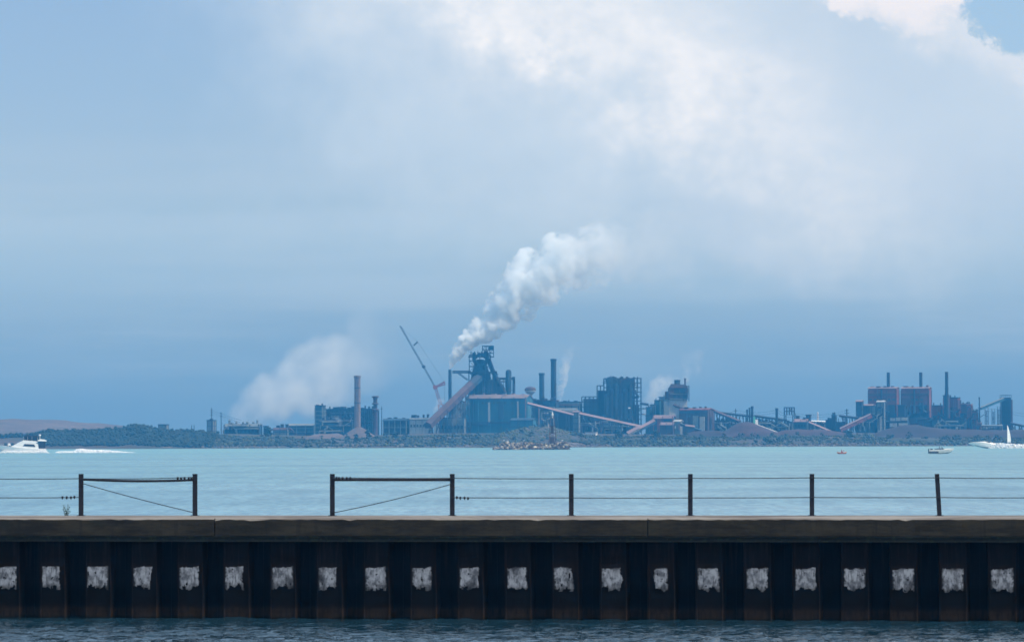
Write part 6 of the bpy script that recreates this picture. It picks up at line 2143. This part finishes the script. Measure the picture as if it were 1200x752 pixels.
def plume(name, label, path, D, dens, seed, voxel, soft, nsc, fade, thr=(0.35, 0.6), puffs=9, spread=0.6, puff_r=(0.35, 0.7), colour=(0.96, 0.985, 1.0), drift=0.15, aniso=0.0, edge=1.0, near=0.0):
    """Steam: puffs strung on a path of (px, py, radius px), fused into a volume with soft edges; noise breaks it up.
    fade = (x where full, x where gone) in metres of world x, or None."""
    rng = random.Random(seed)
    m = MPP(D)
    P = [(at(px, py, D), r * m) for px, py, r in path]
    o0 = P[0][0].copy()
    mb = MB()
    s = 0.0
    for (a, ra), (b, rb) in zip(P, P[1:]):
        L = (b - a).length
        n_ = max(2, int(L / (0.33 * (ra + rb) / 2)))
        for k in range(n_):
            f = k / n_
            c = a.lerp(b, f); R = ra + (rb - ra) * f
            c = c + Vector((0, (c.x - o0.x) * drift, 0))
            ico_sphere(mb, c, R * 0.66, rng)
            for j in range(puffs):
                d = Vector((rng.gauss(0, 1), rng.gauss(0, 1), rng.gauss(0, 1))).normalized()
                rr = R * rng.uniform(*puff_r)
                ico_sphere(mb, c + d * R * spread, rr, rng)
    ob = mb.build(name, M_FOAM)
    # fuse into a volume
    mt, t, n, _, out = material(name + '_vapour')
    t.nodes.clear()
    out = n.new('ShaderNodeOutputMaterial')
    vol = n.new('ShaderNodeVolumePrincipled')
    vol.inputs['Color'].default_value = (*colour, 1)
    vol.inputs['Anisotropy'].default_value = aniso
    vol.inputs['Density Attribute'].default_value = ''
    att = n.new('ShaderNodeAttribute', attribute_name='density')
    pos = n.new('ShaderNodeTexCoord').outputs['Object']
    nz = n.noise(pos, nsc, 6.0, 0.62)
    nz2 = n.noise(n.scale(pos, (1, 1, 1), (31, 17, 5)), nsc * 0.35, 3.0, 0.55)
    if near:
        # billowing: the noise eats into the soft margin, so the outline breaks up into curls
        ln0 = n.new('ShaderNodeVectorMath', operation='LENGTH'); n.put(ln0.inputs[0], pos)
        rim = n.add(att.outputs['Fac'], n.mul(n.m('EXPONENT', n.mul(ln0.outputs['Value'], -1.0 / 30.0)), 0.60))
        nn = n.add(n.mul(n.sub(nz, 0.5), 2.3), n.mul(n.sub(nz2, 0.5), 1.2))
        dn = n.mul(n.smooth(n.add(rim, nn), 0.06, 0.62), n.smooth(att.outputs['Fac'], 0.0, 0.12))
    else:
        dn = n.mul(n.smooth(n.add(n.mul(nz, 0.55), n.mul(nz2, 0.45)), *thr), n.m('MINIMUM', n.mul(att.outputs['Fac'], edge), 1.0))
    if fade:
        sp = n.new('ShaderNodeSeparateXYZ'); n.put(sp.inputs[0], pos)
        xx = sp.outputs[0]
        zz = sp.outputs[2]
        f = None
        for ax, full, gone, p in fade:
            v = n.smooth(xx if ax == 'x' else zz, full, gone, 1.0, 0.0)
            v = n.m('POWER', v, p)
            f = v if f is None else n.mul(f, v)
        dn = n.mul(dn, f)
    if near:
        ln = n.new('ShaderNodeVectorMath', operation='LENGTH'); n.put(ln.inputs[0], pos)
        dn = n.mul(dn, n.add(1.0, n.mul(n.m('EXPONENT', n.mul(ln.outputs['Value'], -1.0 / 14.0)), near)))
    n.put(vol.inputs['Density'], n.mul(dn, dens))
    t.links.new(vol.outputs[0], out.inputs['Volume'])
    ng = bpy.data.node_groups.new(name + '_fuse', 'GeometryNodeTree')
    ng.interface.new_socket('Geometry', in_out='INPUT', socket_type='NodeSocketGeometry')
    ng.interface.new_socket('Geometry', in_out='OUTPUT', socket_type='NodeSocketGeometry')
    gi, go = ng.nodes.new('NodeGroupInput'), ng.nodes.new('NodeGroupOutput')
    mv = ng.nodes.new('GeometryNodeMeshToVolume')
    mv.resolution_mode = 'VOXEL_SIZE'
    mv.inputs['Voxel Size'].default_value = voxel
    mv.inputs['Interior Band Width'].default_value = soft
    mv.inputs['Density'].default_value = 1.0
    sm = ng.nodes.new('GeometryNodeSetMaterial')
    sm.inputs['Material'].default_value = mt
    ng.links.new(gi.outputs[0], mv.inputs[0]); ng.links.new(mv.outputs[0], sm.inputs[0]); ng.links.new(sm.outputs[0], go.inputs[0])
    # object coordinates start at the vent
    for v in ob.data.vertices:
        v.co -= o0
    ob.location = o0
    ob.data.materials.clear(); ob.data.materials.append(mt)
    md = ob.modifiers.new('fuse', 'NODES'); md.node_group = ng
    tag(ob, label, kind='stuff')
    return ob


plume('white_plume', 'dense white steam plume rolling up and right from the dark slim stack',
      [(527.5, 431.5, 1.8), (530, 424, 4.2), (536, 413, 8), (546, 401, 11.5), (557, 392, 15), (572, 381, 19), (590, 364, 24), (610, 344, 30), (636, 322, 37), (668, 306, 41), (705, 298, 40), (742, 290, 34)],
      2485, 0.34, 3, 0.6, 5.5, 0.15, [('x', 24, 150, 2.3)], (0.26, 0.50), 11, 0.72, (0.26, 0.52), edge=1.6, near=9.0)
plume('thinning_plume', 'thin veil of spent steam beyond the upper right end of the white plume',
      [(650, 318, 26), (690, 300, 38), (740, 290, 44), (800, 282, 46), (850, 276, 40)],
      2560, 0.045, 21, 3.0, 14.0, 0.03, [('x', 30, 100, 1.2)], (0.30, 0.62), 8, 0.7, (0.3, 0.6))
plume('drifting_steam', 'broad faint steam cloud drifting right over the long low shed',
      [(280, 494, 12), (292, 482, 22), (318, 466, 32), (352, 452, 38), (390, 432, 46), (430, 412, 50), (470, 392, 42)],
      2540, 0.19, 7, 2.2, 11.0, 0.03, [('x', 8, 118, 1.9)], (0.28, 0.60), 8, 0.7, (0.3, 0.6))
plume('thin_steam', 'thin steam wisp rising before the taller round stack',
      [(656, 469, 3), (657, 458, 5), (659, 445, 6.5), (662, 430, 7), (666, 414, 7.5), (672, 402, 7)],
      2470, 0.55, 9, 0.8, 3.0, 0.14, [('z', 8, 36, 1.4)], (0.36, 0.6), 6, 0.6, (0.3, 0.6))
plume('thin_steam', 'pale steam haze drifting behind the red-topped tower',
      [(754, 482, 4), (760, 472, 10), (772, 456, 14), (788, 440, 16), (806, 426, 17), (822, 412, 14)],
      2540, 0.22, 12, 1.2, 6.0, 0.07, [('z', 14, 42, 1.3)], (0.38, 0.62), 6, 0.6, (0.3, 0.6))
plume('steam_puff', 'small steam puff on the roof of the tall square coke works block',
      [(379.5, 476, 0.9), (381, 474, 1.6), (384, 471.5, 2.4), (389, 469.5, 2.6), (393, 468.6, 2.0)], 2470, 0.4, 13, 0.35, 1.0, 0.5, [('x', 3, 7.5, 1.2)], (0.34, 0.6), 5)
plume('steam_puff', 'small steam puff in front of the coke works wall',
      [(388, 488, 1.2), (391, 488.5, 2.4), (396, 490, 3.0), (399, 494, 3.0), (398, 499, 2.4)], 2455, 0.22, 14, 0.4, 1.2, 0.4, None, (0.36, 0.6), 5)
plume('steam_puff', 'white steam puff behind the lower half of the great conveyor',
      [(508, 484, 2), (511, 478, 4), (515, 472, 5), (519, 467, 4)], 2480, 0.22, 15, 0.5, 1.5, 0.35, None, (0.34, 0.6), 5)
plume('steam_puff', 'pale steam hanging among the conveyor trestles before the teal hall',
      [(530, 497, 5), (536, 486, 8), (543, 477, 7), (548, 470, 4)], 2448, 0.05, 16, 0.8, 2.5, 0.2, None, (0.36, 0.6), 5)


# ---------------------------------------------------------------- the air between here and the far shore
def build_haze():
    m = bpy.data.materials.new('haze_air')
    m.use_nodes = True
    t = m.node_tree
    t.nodes.clear()
    o = t.nodes.new('ShaderNodeOutputMaterial')
    v = t.nodes.new('ShaderNodeVolumePrincipled')
    v.inputs['Color'].default_value = (0.06, 0.46, 1.0, 1)
    v.inputs['Absorption Color'].default_value = (1, 1, 1, 1)
    v.inputs['Density'].default_value = HAZE
    v.inputs['Anisotropy'].default_value = 0.0
    t.links.new(v.outputs[0], o.inputs['Volume'])
    mb = MB().box(-4100, 4100, -90, 4500, -2.6, 175)
    tag(mb.build('haze', m), 'pale blue haze over the bay', kind='stuff')


HAZE = 0.000155
build_haze()
